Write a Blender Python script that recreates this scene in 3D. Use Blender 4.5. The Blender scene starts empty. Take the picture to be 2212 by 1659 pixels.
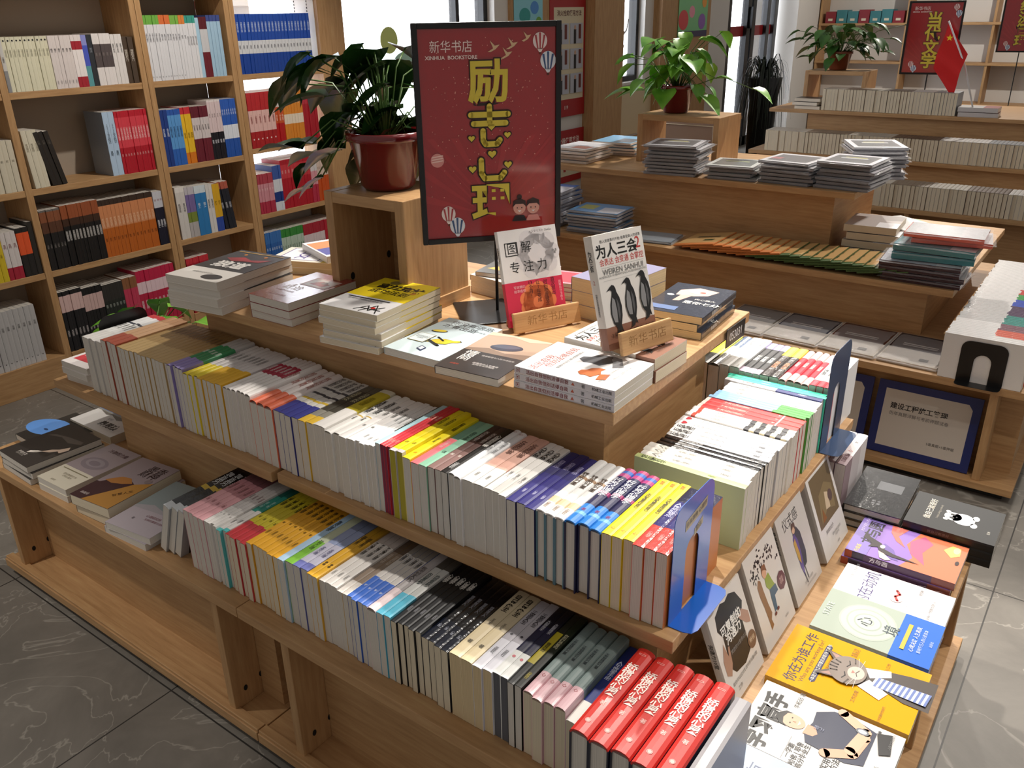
import bpy, math, random
from mathutils import Vector, Matrix
SC = bpy.context.scene
COL = SC.collection
R = random.Random(7)

# ------------------------------------------------------------ camera, world, lights, exposure
cam = bpy.data.objects.new('camera', bpy.data.cameras.new('camera'))
COL.objects.link(cam)
cam.data.sensor_width = 36.0
cam.data.lens = 36.0 * 1837.3 / 2212.0
cam.data.clip_start = 0.02
rx = Vector((0.80764003, 0.58944203, -0.01660372))
ry = Vector((0.22396341, -0.33267335, -0.91606147))
rz = Vector((-0.54548875, 0.73612929, -0.40069401))
mw = Matrix((rx, -ry, -rz)).transposed().to_4x4()
mw.translation = Vector((0.4899, -1.12704, 1.69))
cam.matrix_world = mw
SC.camera = cam

SC.view_settings.view_transform = 'Standard'
SC.view_settings.look = 'None'
SC.view_settings.gamma = 1.0
SC.view_settings.use_curve_mapping = False
SC.view_settings.exposure = 0.22

wd = bpy.data.worlds.new('world')
SC.world = wd
wd.use_nodes = True
wd.node_tree.nodes['Background'].inputs[0].default_value = (1.0, 0.93, 0.86, 1)
wd.node_tree.nodes['Background'].inputs[1].default_value = 0.26

def spot(name, loc, target, watts, size=1.2, blend=0.5, rad=0.035, color=(1.0, 0.93, 0.84)):
    l = bpy.data.lights.new(name, 'SPOT')
    l.energy = watts; l.spot_size = size; l.spot_blend = blend; l.shadow_soft_size = rad; l.color = color
    o = bpy.data.objects.new(name, l); COL.objects.link(o)
    o.location = loc
    o.rotation_euler = (Vector(target) - Vector(loc)).to_track_quat('-Z', 'Y').to_euler()
    return o
SPOTS = [((-0.55, 2.05, 3.1), (-0.5, 0.5, 0.8), 210, 1.15),
         ((-1.9, 1.9, 3.1), (-1.6, 0.3, 0.7), 150, 1.1),
         ((-0.9, 1.05, 3.1), (0.1, 0.6, 0.6), 160, 1.1),
         ((0.9, 1.7, 3.1), (0.1, 0.55, 0.6), 150, 0.9),
         ((-2.4, -1.3, 3.1), (-1.9, -1.0, 0.0), 110, 0.8),
         ((-2.2, 1.6, 3.1), (-3.7, 1.5, 0.9), 120, 1.3),
         ((-1.2, 4.6, 3.1), (-1.2, 3.0, 0.9), 200, 1.1),
         ((0.3, 3.9, 3.1), (-0.1, 2.8, 0.6), 170, 1.1),
         ((0.9, 0.3, 3.1), (0.9, 0.8, 0.0), 60, 1.1),
         ((-1.0, 8.0, 3.1), (-1.2, 6.2, 0.9), 200, 1.2),
         ((-0.8, 9.6, 3.1), (-2.2, 11.6, 1.2), 160, 1.3)]
for s_ in SPOTS:
    spot('ceiling_spotlight', s_[0], s_[1], s_[2], s_[3])

# ------------------------------------------------------------ materials
def lin(h):
    h = h.lstrip('#')
    return tuple((c / 12.92 if c <= 0.04045 else ((c + 0.055) / 1.055) ** 2.4) for c in (int(h[i:i + 2], 16) / 255 for i in (0, 2, 4)))
MATS = {}
def newmat(name):
    m = bpy.data.materials.new(name); m.use_nodes = True
    nt = m.node_tree
    return m, nt, nt.nodes['Principled BSDF']
def node(nt, t, **kw):
    n = nt.nodes.new(t)
    for k, v in kw.items(): setattr(n, k, v)
    return n
def mapped(nt, scale, coord='Object'):
    tc = node(nt, 'ShaderNodeTexCoord'); mp = node(nt, 'ShaderNodeMapping')
    mp.inputs['Scale'].default_value = scale
    nt.links.new(tc.outputs[coord], mp.inputs['Vector'])
    return mp.outputs['Vector']
def ramp(nt, src, stops):
    r = node(nt, 'ShaderNodeValToRGB')
    while len(r.color_ramp.elements) < len(stops): r.color_ramp.elements.new(0.5)
    for e, (p, c) in zip(r.color_ramp.elements, stops):
        e.position = p; e.color = (*c, 1)
    nt.links.new(src, r.inputs['Fac'])
    return r.outputs['Color']
def bump(nt, b, src, strength, dist):
    bp = node(nt, 'ShaderNodeBump')
    bp.inputs['Strength'].default_value = strength; bp.inputs['Distance'].default_value = dist
    nt.links.new(src, bp.inputs['Height']); nt.links.new(bp.outputs['Normal'], b.inputs['Normal'])
def noise(nt, vec, scale, detail=3, rough=0.5):
    n = node(nt, 'ShaderNodeTexNoise')
    n.inputs['Scale'].default_value = scale; n.inputs['Detail'].default_value = detail; n.inputs['Roughness'].default_value = rough
    nt.links.new(vec, n.inputs['Vector'])
    return n.outputs['Fac']
def wood(axis, tone=1.0):
    m, nt, b = newmat('oak_veneer_' + axis)
    k = {'X': (1.3, 16, 16), 'Y': (16, 1.3, 16), 'Z': (16, 16, 1.3)}[axis]
    v = mapped(nt, k)
    f = noise(nt, v, 5.0, 5, 0.62)
    c = ramp(nt, f, [(0.25, tuple(x * tone for x in lin('a07a50'))), (0.5, tuple(x * tone for x in lin('b48c60'))), (0.78, tuple(x * tone for x in lin('c29e70')))])
    nt.links.new(c, b.inputs['Base Color'])
    b.inputs['Roughness'].default_value = 0.5
    bump(nt, b, f, 0.12, 0.002)
    return m
def pages(hexc):
    m, nt, b = newmat('page_edges')
    v = mapped(nt, (1500, 2, 2))
    f = noise(nt, v, 1.0, 2, 0.6)
    c0 = lin(hexc)
    c = ramp(nt, f, [(0.3, tuple(x * 0.72 for x in c0)), (0.6, c0)])
    nt.links.new(c, b.inputs['Base Color']); b.inputs['Roughness'].default_value = 0.8
    return m
def tiles():
    m, nt, b = newmat('grey_stone_tile')
    tc = node(nt, 'ShaderNodeTexCoord')
    n1 = node(nt, 'ShaderNodeTexNoise'); n1.inputs['Scale'].default_value = 2.2; n1.inputs['Detail'].default_value = 8; n1.inputs['Roughness'].default_value = 0.65; n1.inputs['Distortion'].default_value = 0.8
    nt.links.new(tc.outputs['Object'], n1.inputs['Vector'])
    base = ramp(nt, n1.outputs['Fac'], [(0.25, lin('5e5a54')), (0.55, lin('77726b')), (0.8, lin('8a857d'))])
    n2 = node(nt, 'ShaderNodeTexNoise'); n2.inputs['Scale'].default_value = 1.6; n2.inputs['Detail'].default_value = 5; n2.inputs['Distortion'].default_value = 2.2
    nt.links.new(tc.outputs['Object'], n2.inputs['Vector'])
    vein = ramp(nt, n2.outputs['Fac'], [(0.492, (0, 0, 0)), (0.5, (1, 1, 1)), (0.508, (0, 0, 0))])
    mx = node(nt, 'ShaderNodeMix', data_type='RGBA'); mx.inputs[0].default_value = 0.5
    nt.links.new(base, mx.inputs[6]); mx.inputs[7].default_value = (*lin('b5b0a6'), 1)
    fm = node(nt, 'ShaderNodeMath', operation='MULTIPLY'); fm.inputs[1].default_value = 0.45
    nt.links.new(vein, fm.inputs[0]); nt.links.new(fm.outputs[0], mx.inputs[0])
    # grout: joints along both axes
    sx = node(nt, 'ShaderNodeSeparateXYZ'); nt.links.new(tc.outputs['Object'], sx.inputs[0])
    def joint(out, off, pitch):
        a = node(nt, 'ShaderNodeMath', operation='ADD'); a.inputs[1].default_value = off; nt.links.new(out, a.inputs[0])
        p = node(nt, 'ShaderNodeMath', operation='PINGPONG'); p.inputs[1].default_value = pitch / 2; nt.links.new(a.outputs[0], p.inputs[0])
        l = node(nt, 'ShaderNodeMath', operation='LESS_THAN'); l.inputs[1].default_value = 0.0022; nt.links.new(p.outputs[0], l.inputs[0])
        return l.outputs[0]
    jx = joint(sx.outputs['X'], 1.35, 0.875); jy = joint(sx.outputs['Y'], 0.24, 0.875)
    mm = node(nt, 'ShaderNodeMath', operation='MAXIMUM'); nt.links.new(jx, mm.inputs[0]); nt.links.new(jy, mm.inputs[1])
    m2 = node(nt, 'ShaderNodeMix', data_type='RGBA')
    nt.links.new(mm.outputs[0], m2.inputs[0]); nt.links.new(mx.outputs[2], m2.inputs[6]); m2.inputs[7].default_value = (*lin('2e2b28'), 1)
    nt.links.new(m2.outputs[2], b.inputs['Base Color'])
    b.inputs['Roughness'].default_value = 0.42
    return m
def plain(name, hexc, rough=0.5, metal=0.0, coat=0.0, emit=0.0, crinkle=0.0):
    m, nt, b = newmat(name)
    b.inputs['Base Color'].default_value = (*lin(hexc), 1)
    b.inputs['Roughness'].default_value = rough; b.inputs['Metallic'].default_value = metal
    b.inputs['Coat Weight'].default_value = coat; b.inputs['Coat Roughness'].default_value = 0.12
    if emit:
        b.inputs['Emission Color'].default_value = (*lin(hexc), 1); b.inputs['Emission Strength'].default_value = emit
    if crinkle:
        f = noise(nt, mapped(nt, (1, 1, 1)), 70, 3, 0.6)
        bump(nt, b, f, crinkle, 0.004)
    return m
def plastic():
    m, nt, b = newmat('clear_plastic_film')
    b.inputs['Base Color'].default_value = (0.9, 0.9, 0.93, 1); b.inputs['Roughness'].default_value = 0.12
    b.inputs['Alpha'].default_value = 0.22; b.inputs['Specular IOR Level'].default_value = 1.0
    f = noise(nt, mapped(nt, (1, 1, 1)), 28, 4, 0.6)
    bump(nt, b, f, 0.7, 0.01)
    return m
def leafmat(h1, h2, rough=0.32):
    m, nt, b = newmat('leaf_green')
    f = noise(nt, mapped(nt, (1, 1, 1)), 9, 2, 0.5)
    nt.links.new(ramp(nt, f, [(0.35, lin(h1)), (0.65, lin(h2))]), b.inputs['Base Color'])
    b.inputs['Roughness'].default_value = rough
    return m
def glassmat():
    m, nt, b = newmat('window_glass')
    b.inputs['Base Color'].default_value = (0.95, 0.97, 1, 1); b.inputs['Roughness'].default_value = 0.03; b.inputs['Alpha'].default_value = 0.12
    return m
SPECIAL = {
    'woodX': lambda: wood('X'), 'woodY': lambda: wood('Y'), 'woodZ': lambda: wood('Z'),
    'tile': tiles, 'plastic': plastic, 'glass': glassmat,
    'page0': lambda: pages('d8d2c8'), 'page1': lambda: pages('dfd2b8'), 'page2': lambda: pages('d9c39a'),
    'pageR': lambda: pages('86304a'), 'pageY': lambda: pages('b3a62f'), 'pageG': lambda: pages('5f6066'), 'pageB': lambda: pages('7d8f9a'),
    'black': lambda: plain('black_metal', '0d0d0f', 0.35), 'blueM': lambda: plain('blue_enamel', '1560c4', 0.3, coat=0.4),
    'darkblueM': lambda: plain('navy_enamel', '2a4368', 0.35, coat=0.4), 'hole': lambda: plain('dark_hole', '0a0806', 0.8),
    'plinth': lambda: plain('black_plinth', '1c1d1d', 0.6), 'wallw': lambda: plain('white_paint', 'dcd8d2', 0.7),
    'caseback': lambda: plain('beige_back', 'a89a8a', 0.7), 'steel': lambda: plain('brushed_steel', 'a4a4a4', 0.35, 0.6),
    'day': lambda: plain('daylight', 'f2f7ff', 0.9, emit=4.5), 'potred': lambda: plain('red_ceramic', '6a1216', 0.18, coat=0.6),
    'potbrown': lambda: plain('brown_ceramic', '7a3a22', 0.3, coat=0.3), 'soil': lambda: plain('soil', '241a12', 0.9),
    'leafD': lambda: leafmat('16300f', '234a1a', 0.25), 'leafL': lambda: leafmat('4d8a22', '7cb33a', 0.35), 'leafM': lambda: leafmat('2c5320', '47752c', 0.4),
    'leafK': lambda: leafmat('0d1810', '1b2c1c', 0.4), 'stem': lambda: plain('stem_green', '4a6b2a', 0.5),
    'kraft': lambda: plain('kraft_paper', 'c29a62', 0.65), 'bamboo': lambda: wood('X', 1.25), 'flagred': lambda: plain('red_cloth', 'd01818', 0.7),
    'leather': lambda: plain('brown_fabric', '7a5f4a', 0.7),
}
def M(key):
    if key not in MATS:
        if key in SPECIAL: MATS[key] = SPECIAL[key]()
        elif key.startswith('~'): MATS[key] = plain('shrink_wrapped_' + key[1:], key[1:], 0.22, coat=0.8, crinkle=0.35)
        elif key.startswith('='): MATS[key] = plain('glossy_' + key[1:], key[1:], 0.12, coat=1.0)
        else: MATS[key] = plain('print_' + key, key, 0.42, coat=0.12)
    return MATS[key]

# ------------------------------------------------------------ geometry helpers
TXT = {}
def text_geo(body, bold=0.0, res=2, spacing=1.0, align='CENTER'):
    key = (body, bold, res, spacing, align)
    if key not in TXT:
        c = bpy.data.curves.new('t', 'FONT'); c.body = body; c.resolution_u = res; c.offset = bold
        c.align_x = align; c.align_y = 'CENTER'; c.space_line = spacing
        o = bpy.data.objects.new('t', c)
        me = bpy.data.meshes.new_from_object(o)
        TXT[key] = ([(v.co.x, v.co.y) for v in me.vertices], [tuple(p.vertices) for p in me.polygons])
        bpy.data.objects.remove(o); bpy.data.meshes.remove(me); bpy.data.curves.remove(c)
    return TXT[key]

class Geo:
    def __init__(s): s.v = []; s.f = []; s.m = []; s.mk = []; s.smooth = set()
    def mi(s, k):
        if k not in s.mk: s.mk.append(k)
        return s.mk.index(k)
    def add(s, vs, fs, k, mat=None, smooth=False):
        o = len(s.v)
        s.v += [tuple(mat @ Vector(p)) for p in vs] if mat is not None else [tuple(p) for p in vs]
        i = s.mi(k)
        for f in fs:
            if smooth: s.smooth.add(len(s.f))
            s.f.append(tuple(a + o for a in f)); s.m.append(i)
        return s
    def box(s, a, b, k, mat=None):
        (x0, y0, z0), (x1, y1, z1) = a, b
        vs = [(x0, y0, z0), (x1, y0, z0), (x1, y1, z0), (x0, y1, z0), (x0, y0, z1), (x1, y0, z1), (x1, y1, z1), (x0, y1, z1)]
        return s.add(vs, [(0, 3, 2, 1), (4, 5, 6, 7), (0, 1, 5, 4), (1, 2, 6, 5), (2, 3, 7, 6), (3, 0, 4, 7)], k, mat)
    def bbox(s, a, b, k, r=0.002):
        # box with small chamfers
        (x0, y0, z0), (x1, y1, z1) = a, b
        r = min(r, (x1 - x0) / 3, (y1 - y0) / 3, (z1 - z0) / 3)
        import bmesh
        bm = bmesh.new(); bmesh.ops.create_cube(bm, size=1.0)
        for v in bm.verts: v.co = Vector(((x0 + x1) / 2 + v.co.x * (x1 - x0), (y0 + y1) / 2 + v.co.y * (y1 - y0), (z0 + z1) / 2 + v.co.z * (z1 - z0)))
        bmesh.ops.bevel(bm, geom=bm.edges[:], offset=r, segments=2, affect='EDGES', profile=0.6)
        bm.verts.index_update()
        s.add([v.co[:] for v in bm.verts], [tuple(v.index for v in f.verts) for f in bm.faces], k); bm.free()
        return s
    def poly(s, pts, k, mat=None): return s.add(pts, [tuple(range(len(pts)))], k, mat)
    def lathe(s, prof, k, n=24, mat=None, closed=True):
        vs = []; fs = []
        for (r, z) in prof:
            for i in range(n):
                a = 2 * math.pi * i / n; vs.append((r * math.cos(a), r * math.sin(a), z))
        for j in range(len(prof) - 1):
            for i in range(n): fs.append((j * n + i, j * n + (i + 1) % n, (j + 1) * n + (i + 1) % n, (j + 1) * n + i))
        if closed:
            fs.append(tuple(range(n))[::-1]); fs.append(tuple((len(prof) - 1) * n + i for i in range(n)))
        return s.add(vs, fs, k, mat, smooth=True)
    def tube(s, pts, r, k, n=6, r1=None):
        pts = [Vector(p) for p in pts]; vs = []; fs = []
        for i, p in enumerate(pts):
            d = (pts[min(i + 1, len(pts) - 1)] - pts[max(i - 1, 0)]).normalized()
            a = d.orthogonal().normalized(); b = d.cross(a)
            rr = r if r1 is None else r + (r1 - r) * i / max(1, len(pts) - 1)
            for j in range(n):
                t = 2 * math.pi * j / n; vs.append(p + a * rr * math.cos(t) + b * rr * math.sin(t))
        for i in range(len(pts) - 1):
            for j in range(n): fs.append((i * n + j, i * n + (j + 1) % n, (i + 1) * n + (j + 1) % n, (i + 1) * n + j))
        fs.append(tuple(range(n))[::-1]); fs.append(tuple((len(pts) - 1) * n + j for j in range(n)))
        return s.add(vs, fs, k, smooth=True)
    def text(s, body, size, k, mat, bold=0.0, res=2, spacing=1.0, align='CENTER', sx=1.0):
        v, f = text_geo(body, bold, res, spacing, align)
        return s.add([(x * size * sx, y * size, 0) for x, y in v], f, k, mat)
    def mesh(s, name):
        me = bpy.data.meshes.new(name); me.from_pydata(s.v, [], s.f)
        for k in s.mk: me.materials.append(M(k))
        me.polygons.foreach_set('material_index', s.m)
        if s.smooth: me.polygons.foreach_set('use_smooth', [i in s.smooth for i in range(len(s.f))])
        me.update()
        return me
    def obj(s, name, parent=None, mat=None):
        return link(name, s.mesh(name), parent, mat)
def link(name, me, parent=None, mat=None):
    o = bpy.data.objects.new(name, me); COL.objects.link(o)
    if parent is not None: o.parent = parent
    if mat is not None: o.matrix_local = mat
    return o
def thing(name, label, cat, group=None, mat=None, loc=None):
    o = bpy.data.objects.new(name, None); o.empty_display_size = 0.05; COL.objects.link(o)
    if mat is not None: o.matrix_world = mat
    if loc is not None: o.location = loc
    return tag(o, label, cat, group)
def tag(o, label=None, cat=None, group=None, kind=None):
    if label: o['label'] = label
    if cat: o['category'] = cat
    if group: o['group'] = group
    if kind: o['kind'] = kind
    return o
def struct(o): o['kind'] = 'structure'; return o
def axes(origin, yd, zd):
    yd = Vector(yd).normalized(); zd = Vector(zd); zd = (zd - yd * zd.dot(yd)).normalized(); xd = yd.cross(zd)
    m = Matrix((xd, yd, zd)).transposed().to_4x4(); m.translation = Vector(origin)
    return m
def stroke(pts, w, cap=True):
    # thick polyline (2D) as a list of polygons with round caps
    out = []
    for (a, b) in zip(pts[:-1], pts[1:]):
        dx, dy = b[0] - a[0], b[1] - a[1]; l = math.hypot(dx, dy) or 1; nx, ny = -dy / l * w / 2, dx / l * w / 2
        out.append([(a[0] + nx, a[1] + ny), (a[0] - nx, a[1] - ny), (b[0] - nx, b[1] - ny), (b[0] + nx, b[1] + ny)])
    if cap:
        for p in pts: out.append(circ(p[0], p[1], w / 2, w / 2, 10))
    return out
def circ(x, y, rx_, ry_, n=20, rot=0):
    c, s = math.cos(rot), math.sin(rot)
    return [(x + rx_ * math.cos(t) * c - ry_ * math.sin(t) * s, y + rx_ * math.cos(t) * s + ry_ * math.sin(t) * c) for t in (2 * math.pi * i / n for i in range(n))]
def heart(x, y, w):
    pts = []
    for i in range(24):
        t = 2 * math.pi * i / 24
        pts.append((x + w / 32 * 16 * math.sin(t) ** 3, y + w / 32 * (13 * math.cos(t) - 5 * math.cos(2 * t) - 2 * math.cos(3 * t) - math.cos(4 * t))))
    return pts
ORD = 'first second third fourth fifth sixth seventh eighth ninth tenth eleventh twelfth thirteenth fourteenth fifteenth sixteenth seventeenth eighteenth nineteenth twentieth'.split()
NUM = 'one two three four five six seven eight nine ten eleven twelve thirteen fourteen fifteen sixteen seventeen eighteen nineteen twenty'.split()
def ordn(i): return ORD[i] if i < 20 else 'twenty-' + ORD[i - 20]
def numn(n): return NUM[n - 1] if n <= 20 else 'twenty-' + NUM[n - 21]
def which(look, i, n, row, way='from left'):
    return f'{look}, {row}' if n == 1 else f'{look}, {ordn(i)} of {numn(n)} {way}, {row}'

# ------------------------------------------------------------ heights of the three shelf levels
HB, HM, HT = 0.44, 0.66, 0.94
TH = 0.028

# ------------------------------------------------------------ the setting
g = Geo(); g.box((-4.4, -1.6, -0.05), (3.0, 13.5, 0.0), 'tile'); struct(g.obj('floor'))
XW = -3.95
g = Geo()
def wl(y0, y1, z0, z1): g.box((XW - 0.2, y0, z0), (XW, y1, z1), 'wallw')
wl(-1.6, 1.95, 0, 3.2); wl(1.95, 4.5, 0, 0.72); wl(1.95, 4.5, 2.6, 3.2); wl(4.72, 6.6, 0, 3.2); wl(4.5, 4.72, 2.6, 3.2); wl(4.5, 4.72, 0, 0.72); wl(6.6, 7.24, 0, 1.02); wl(6.6, 7.24, 2.6, 3.2)
wl(7.24, 9.35, 0, 3.2); wl(9.35, 11.1, 2.6, 3.2)
struct(g.obj('wall_left'))
g = Geo(); g.box((XW - 0.2, 11.1, 0), (-3.72, 12.3, 3.2), 'wallw'); struct(g.obj('wall_pier'))
g = Geo(); g.box((XW - 0.2, 12.3, 0), (3.0, 12.5, 3.2), 'wallw'); struct(g.obj('wall_back'))
def window(n, y0, y1, z0, z1, mull=()):
    w = struct(thing('window_%d' % n, 'tall window in the white wall', 'window', loc=(XW - 0.12, (y0 + y1) / 2, z0)))
    del w['label'], w['category']
    f = Geo(); t = 0.05; dy = (y1 - y0) / 2; h = z1 - z0
    f.bbox((-0.04, -dy, 0), (0.05, dy, t), 'black'); f.bbox((-0.04, -dy, h - t), (0.05, dy, h), 'black')
    f.bbox((-0.04, -dy, t), (0.05, -dy + t, h - t), 'black'); f.bbox((-0.04, dy - t, t), (0.05, dy, h - t), 'black')
    for m in mull: f.bbox((-0.03, m - (y0 + y1) / 2 - 0.02, t), (0.04, m - (y0 + y1) / 2 + 0.02, h - t), 'black')
    f.obj('window_frame', w)
    Geo().box((-0.006, -dy + t, t), (0.0, dy - t, h - t), 'glass').obj('window_pane', w)
    return w
window(1, 1.95, 4.72, 0.72, 2.6, (4.36,))
w2 = window(2, 6.6, 7.24, 1.02, 2.6)
# frosted figures on the panes
f = Geo()
for pts, col in (([circ(3.62, 1.52, .09, .09), circ(3.95, 1.56, .07, .07)], 'cfe08a'), ([circ(3.78, 1.36, .13, .08)], 'b9e6d6')):
    for p in pts: f.poly([(XW - 0.11, a, b) for a, b in p], col)
tag(f.obj('window_sticker'), 'pale green balloon stickers on the bright window glass', 'sticker')
f = Geo()
for k in range(7): 
    for p in stroke([(6.98 + 0.03 * math.sin(k * 2.1) + .012 * j, 1.16 + .045 * k + .02 * j) for j in range(4)], 0.012): f.poly([(XW - 0.11, a, b) for a, b in p], 'f4f4f4')
f.poly([(XW - 0.11, a, b) for a, b in circ(6.92, 1.58, .045, .05)], 'f4f4f4')
for p in stroke([(6.92, 1.52), (6.98, 1.45), (7.06, 1.5), (7.1, 1.6)], 0.02): f.poly([(XW - 0.11, a, b) for a, b in p], 'f4f4f4')
tag(f.obj('window_sticker'), 'frosted white figure sticker on the narrow window', 'sticker')
g = Geo(); g.box((XW - 1.3, 0.5, -0.1), (XW - 1.28, 13, 3.4), 'day'); struct(g.obj('exterior_daylight'))
# wall of the street side seen dimly through window 2
g = Geo(); g.box((XW - 0.9, 6.85, 0), (XW - 0.8, 8.2, 3.2), '8e949c'); struct(g.obj('exterior_wall'))
g = Geo(); g.box((XW, 6.6, 0.995), (XW + 0.03, 7.3, 1.02), 'wallw'); struct(g.obj('sill_1'))
g = Geo(); g.bbox((XW, 6.07, 0.44), (XW + 0.3, 9.3, 0.48), 'woodY'); g.box((XW, 6.07, 0), (XW + 0.27, 9.3, 0.44), 'woodY'); tag(g.obj('wall_bench'), 'low wooden window bench under the narrow window', 'bench')
g = Geo(); g.box((XW, 4.9, 0), (XW + 0.02, 5.5, 3.2), 'woodZ'); g.box((XW, 6.06, 0), (XW + 0.12, 6.6, 3.2), 'woodZ'); g.box((XW, 7.42, 0), (XW + 0.1, 8.6, 3.2), 'woodZ'); g.box((XW, 6.6, 0.5), (XW + .015, 7.42, 0.98), 'd9c7a4')
struct(g.obj('trim_wall_panels'))

# door with the red safety band
d = struct(thing('door_1', 'glass door', 'door', loc=(XW - 0.06, 9.35, 0))); del d['label'], d['category']
g = Geo()
for y in (0.0, 0.62, 0.78, 1.28, 1.55): g.bbox((-0.03, y, 0), (0.05, y + 0.11, 2.6), 'black')
g.bbox((-0.03, 0, 2.5), (0.05, 1.75, 2.6), 'black'); g.bbox((-0.03, 0, 0), (0.05, 1.75, 0.12), 'black'); g.obj('door_frame', d)
Geo().box((-0.005, 0.1, 0.1), (0.0, 1.66, 2.5), 'glass').obj('door_pane', d)
Geo().box((0.0, 0.1, 1.36), (0.004, 1.66, 1.48), 'a01c22').obj('red_band', d)
Geo().bbox((0.05, 0.66, 1.45), (0.1, 0.72, 1.7), 'black').obj('door_handle', d)

# ------------------------------------------------------------ books
AT = Matrix(((0, 0, 1, 0), (0, 1, 0, 0), (-1, 0, 0, 0), (0, 0, 0, 1)))
def cover_geo(L, W, T, bands, front=None, back=None, c=0.0007, rnd=0.04, texts=(), art=(), g=None):
    g = g or Geo()
    b = max(rnd * T, 0.0004); N = 6 if rnd > 0.1 else 3
    out = [(0, 0), (0, W - b)]; inn = [(c, 0), (c, W - b - c)]
    for i in range(1, N):
        t = math.pi * i / N
        out.append((T / 2 - T / 2 * math.cos(t), W - b + b * math.sin(t))); inn.append((T / 2 - (T / 2 - c) * math.cos(t), W - b - c + b * math.sin(t)))
    out += [(T, W - b), (T, 0)]; inn += [(T - c, W - b - c), (T - c, 0)]
    n = len(out)
    bs = list(bands) + [(1.0, None)]
    for (f0, col), (f1, _) in zip(bs[:-1], bs[1:]):
        y0, y1 = f0 * L, f1 * L
        for i in range(n - 1):
            k = (back or col) if i == 0 else ((front or col) if i == n - 2 else col)
            (xa, za), (xb, zb) = out[i], out[i + 1]; (xc, zc), (xd, zd) = inn[i], inn[i + 1]
            g.add([(xa, y0, za), (xb, y0, zb), (xb, y1, zb), (xa, y1, za)], [(0, 3, 2, 1)], k)
            g.add([(xc, y0, zc), (xd, y0, zd), (xd, y1, zd), (xc, y1, zc)], [(0, 1, 2, 3)], k)
            if f0 == 0: g.add([(xa, 0, za), (xb, 0, zb), (xd, 0, zd), (xc, 0, zc)], [(0, 1, 2, 3)], k)
            if f1 == 1.0: g.add([(xa, L, za), (xb, L, zb), (xd, L, zd), (xc, L, zc)], [(0, 3, 2, 1)], k)
        for (p, q) in ((out[0], inn[0]), (inn[-1], out[-1])):
            g.add([(p[0], y0, p[1]), (q[0], y0, q[1]), (q[0], y1, q[1]), (p[0], y1, p[1])], [(0, 3, 2, 1)], back or col)
    for t in texts:
        body, size, col, yf = t[:4]; bold = t[4] if len(t) > 4 else 0.0; across = t[5] if len(t) > 5 else True
        s_ = min(size * T, 0.024) if size < 5 else size / 1000
        if across: body = '\n'.join(body)
        m = Matrix.Translation((T / 2, yf * L, W + 0.0003))
        if not across: m = m @ Matrix.Rotation(-math.pi / 2, 4, 'Z')
        g.text(body, s_, col, m, bold=bold, res=1, spacing=0.82)
    art_geo(g, L, W, T, art)
    return g
def art_geo(g, L, W, T, art):
    for i, a in enumerate(art):
        e = T + 0.0002 + 0.00012 * i
        tm = Matrix.Translation((e, 0, W)) @ AT
        if a[0] == 'rect':
            _, u0, v0, u1, v1, k = a
            g.poly([(u0 * W, v0 * L, 0), (u1 * W, v0 * L, 0), (u1 * W, v1 * L, 0), (u0 * W, v1 * L, 0)], k, tm)
        elif a[0] == 'poly': g.poly([(u * W, v * L, 0) for u, v in a[1]], a[2], tm)
        elif a[0] == 'm':  # polygons given in metres from the cover centre, list of outlines
            for p in a[1]: g.poly([(W / 2 + x, L / 2 + y, 0) for x, y in p], a[2], tm)
        elif a[0] == 'text':
            _, body, u, v, size, k = a[:6]; o = a[6] if len(a) > 6 else {}
            mm = tm @ Matrix.Translation((u * W, v * L, 0)) @ Matrix.Rotation(math.radians(o.get('rot', 0)), 4, 'Z')
            g.text(body, size, k, mm, bold=o.get('bold', 0), res=o.get('res', 2), spacing=o.get('sp', 0.85), align=o.get('al', 'CENTER'), sx=o.get('sx', 1.0))
def pages_geo(L, W, T, c, k, hard, g=None, b=0.0):
    g = g or Geo(); i = 0.0035 if hard else 0.0004
    return g.box((c, i, i), (T - c, L - i, W - c - b - 0.0005), k)
MC = {}
def book_meshes(spec):
    key = repr(spec)
    if key not in MC:
        L, W, T = spec['L'], spec['W'], spec['T']; hard = spec.get('hard', False); c = 0.0026 if hard else 0.0007
        rnd = spec.get('rnd', 0.18 if hard else 0.05)
        cm = cover_geo(L, W, T, spec['bands'], spec.get('front'), spec.get('back'), c, rnd, spec.get('texts', ()), spec.get('art', ())).mesh('cover')
        pm = pages_geo(L, W, T, c, spec.get('pg', 'page0'), hard, b=max(rnd * T, .0004)).mesh('page_block')
        MC[key] = (cm, pm)
    return MC[key]
def book(mat, spec, label, group=None, name=None, cat='book'):
    cm, pm = book_meshes(spec)
    t = thing(name or ('hardcover_book' if spec.get('hard') else 'paperback_book'), label, cat, group, mat)
    link('cover', cm, t); link('page_block', pm, t)
    return t
def row_front(y, z):
    return lambda s, dy=0.0: ((s, y + dy, z), (0, 1, 0), (0, 0, 1))
def run(place, row, x0, x1, n, W, L, bands, look, jit=0.004, lean=0.0, group=None, dy=0.0, **kw):
    p = (x1 - x0) / n
    T = round(p * (0.965 if not lean else math.cos(lean) * 0.96), 5)
    spec = dict(L=L, W=round(W, 4), T=T, bands=bands, **kw)
    for i in range(n):
        o, yd, zd = place(x0 + i * p, dy + R.uniform(-jit, jit))
        m = axes(o, yd, zd)
        if lean: m = m @ Matrix.Translation((T, 0, 0)) @ Matrix.Rotation(lean, 4, 'Y') @ Matrix.Translation((-T, 0, 0))
        book(m, spec, which(look, i, n, row), group or (look + ' run' if n > 1 else None))
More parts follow.
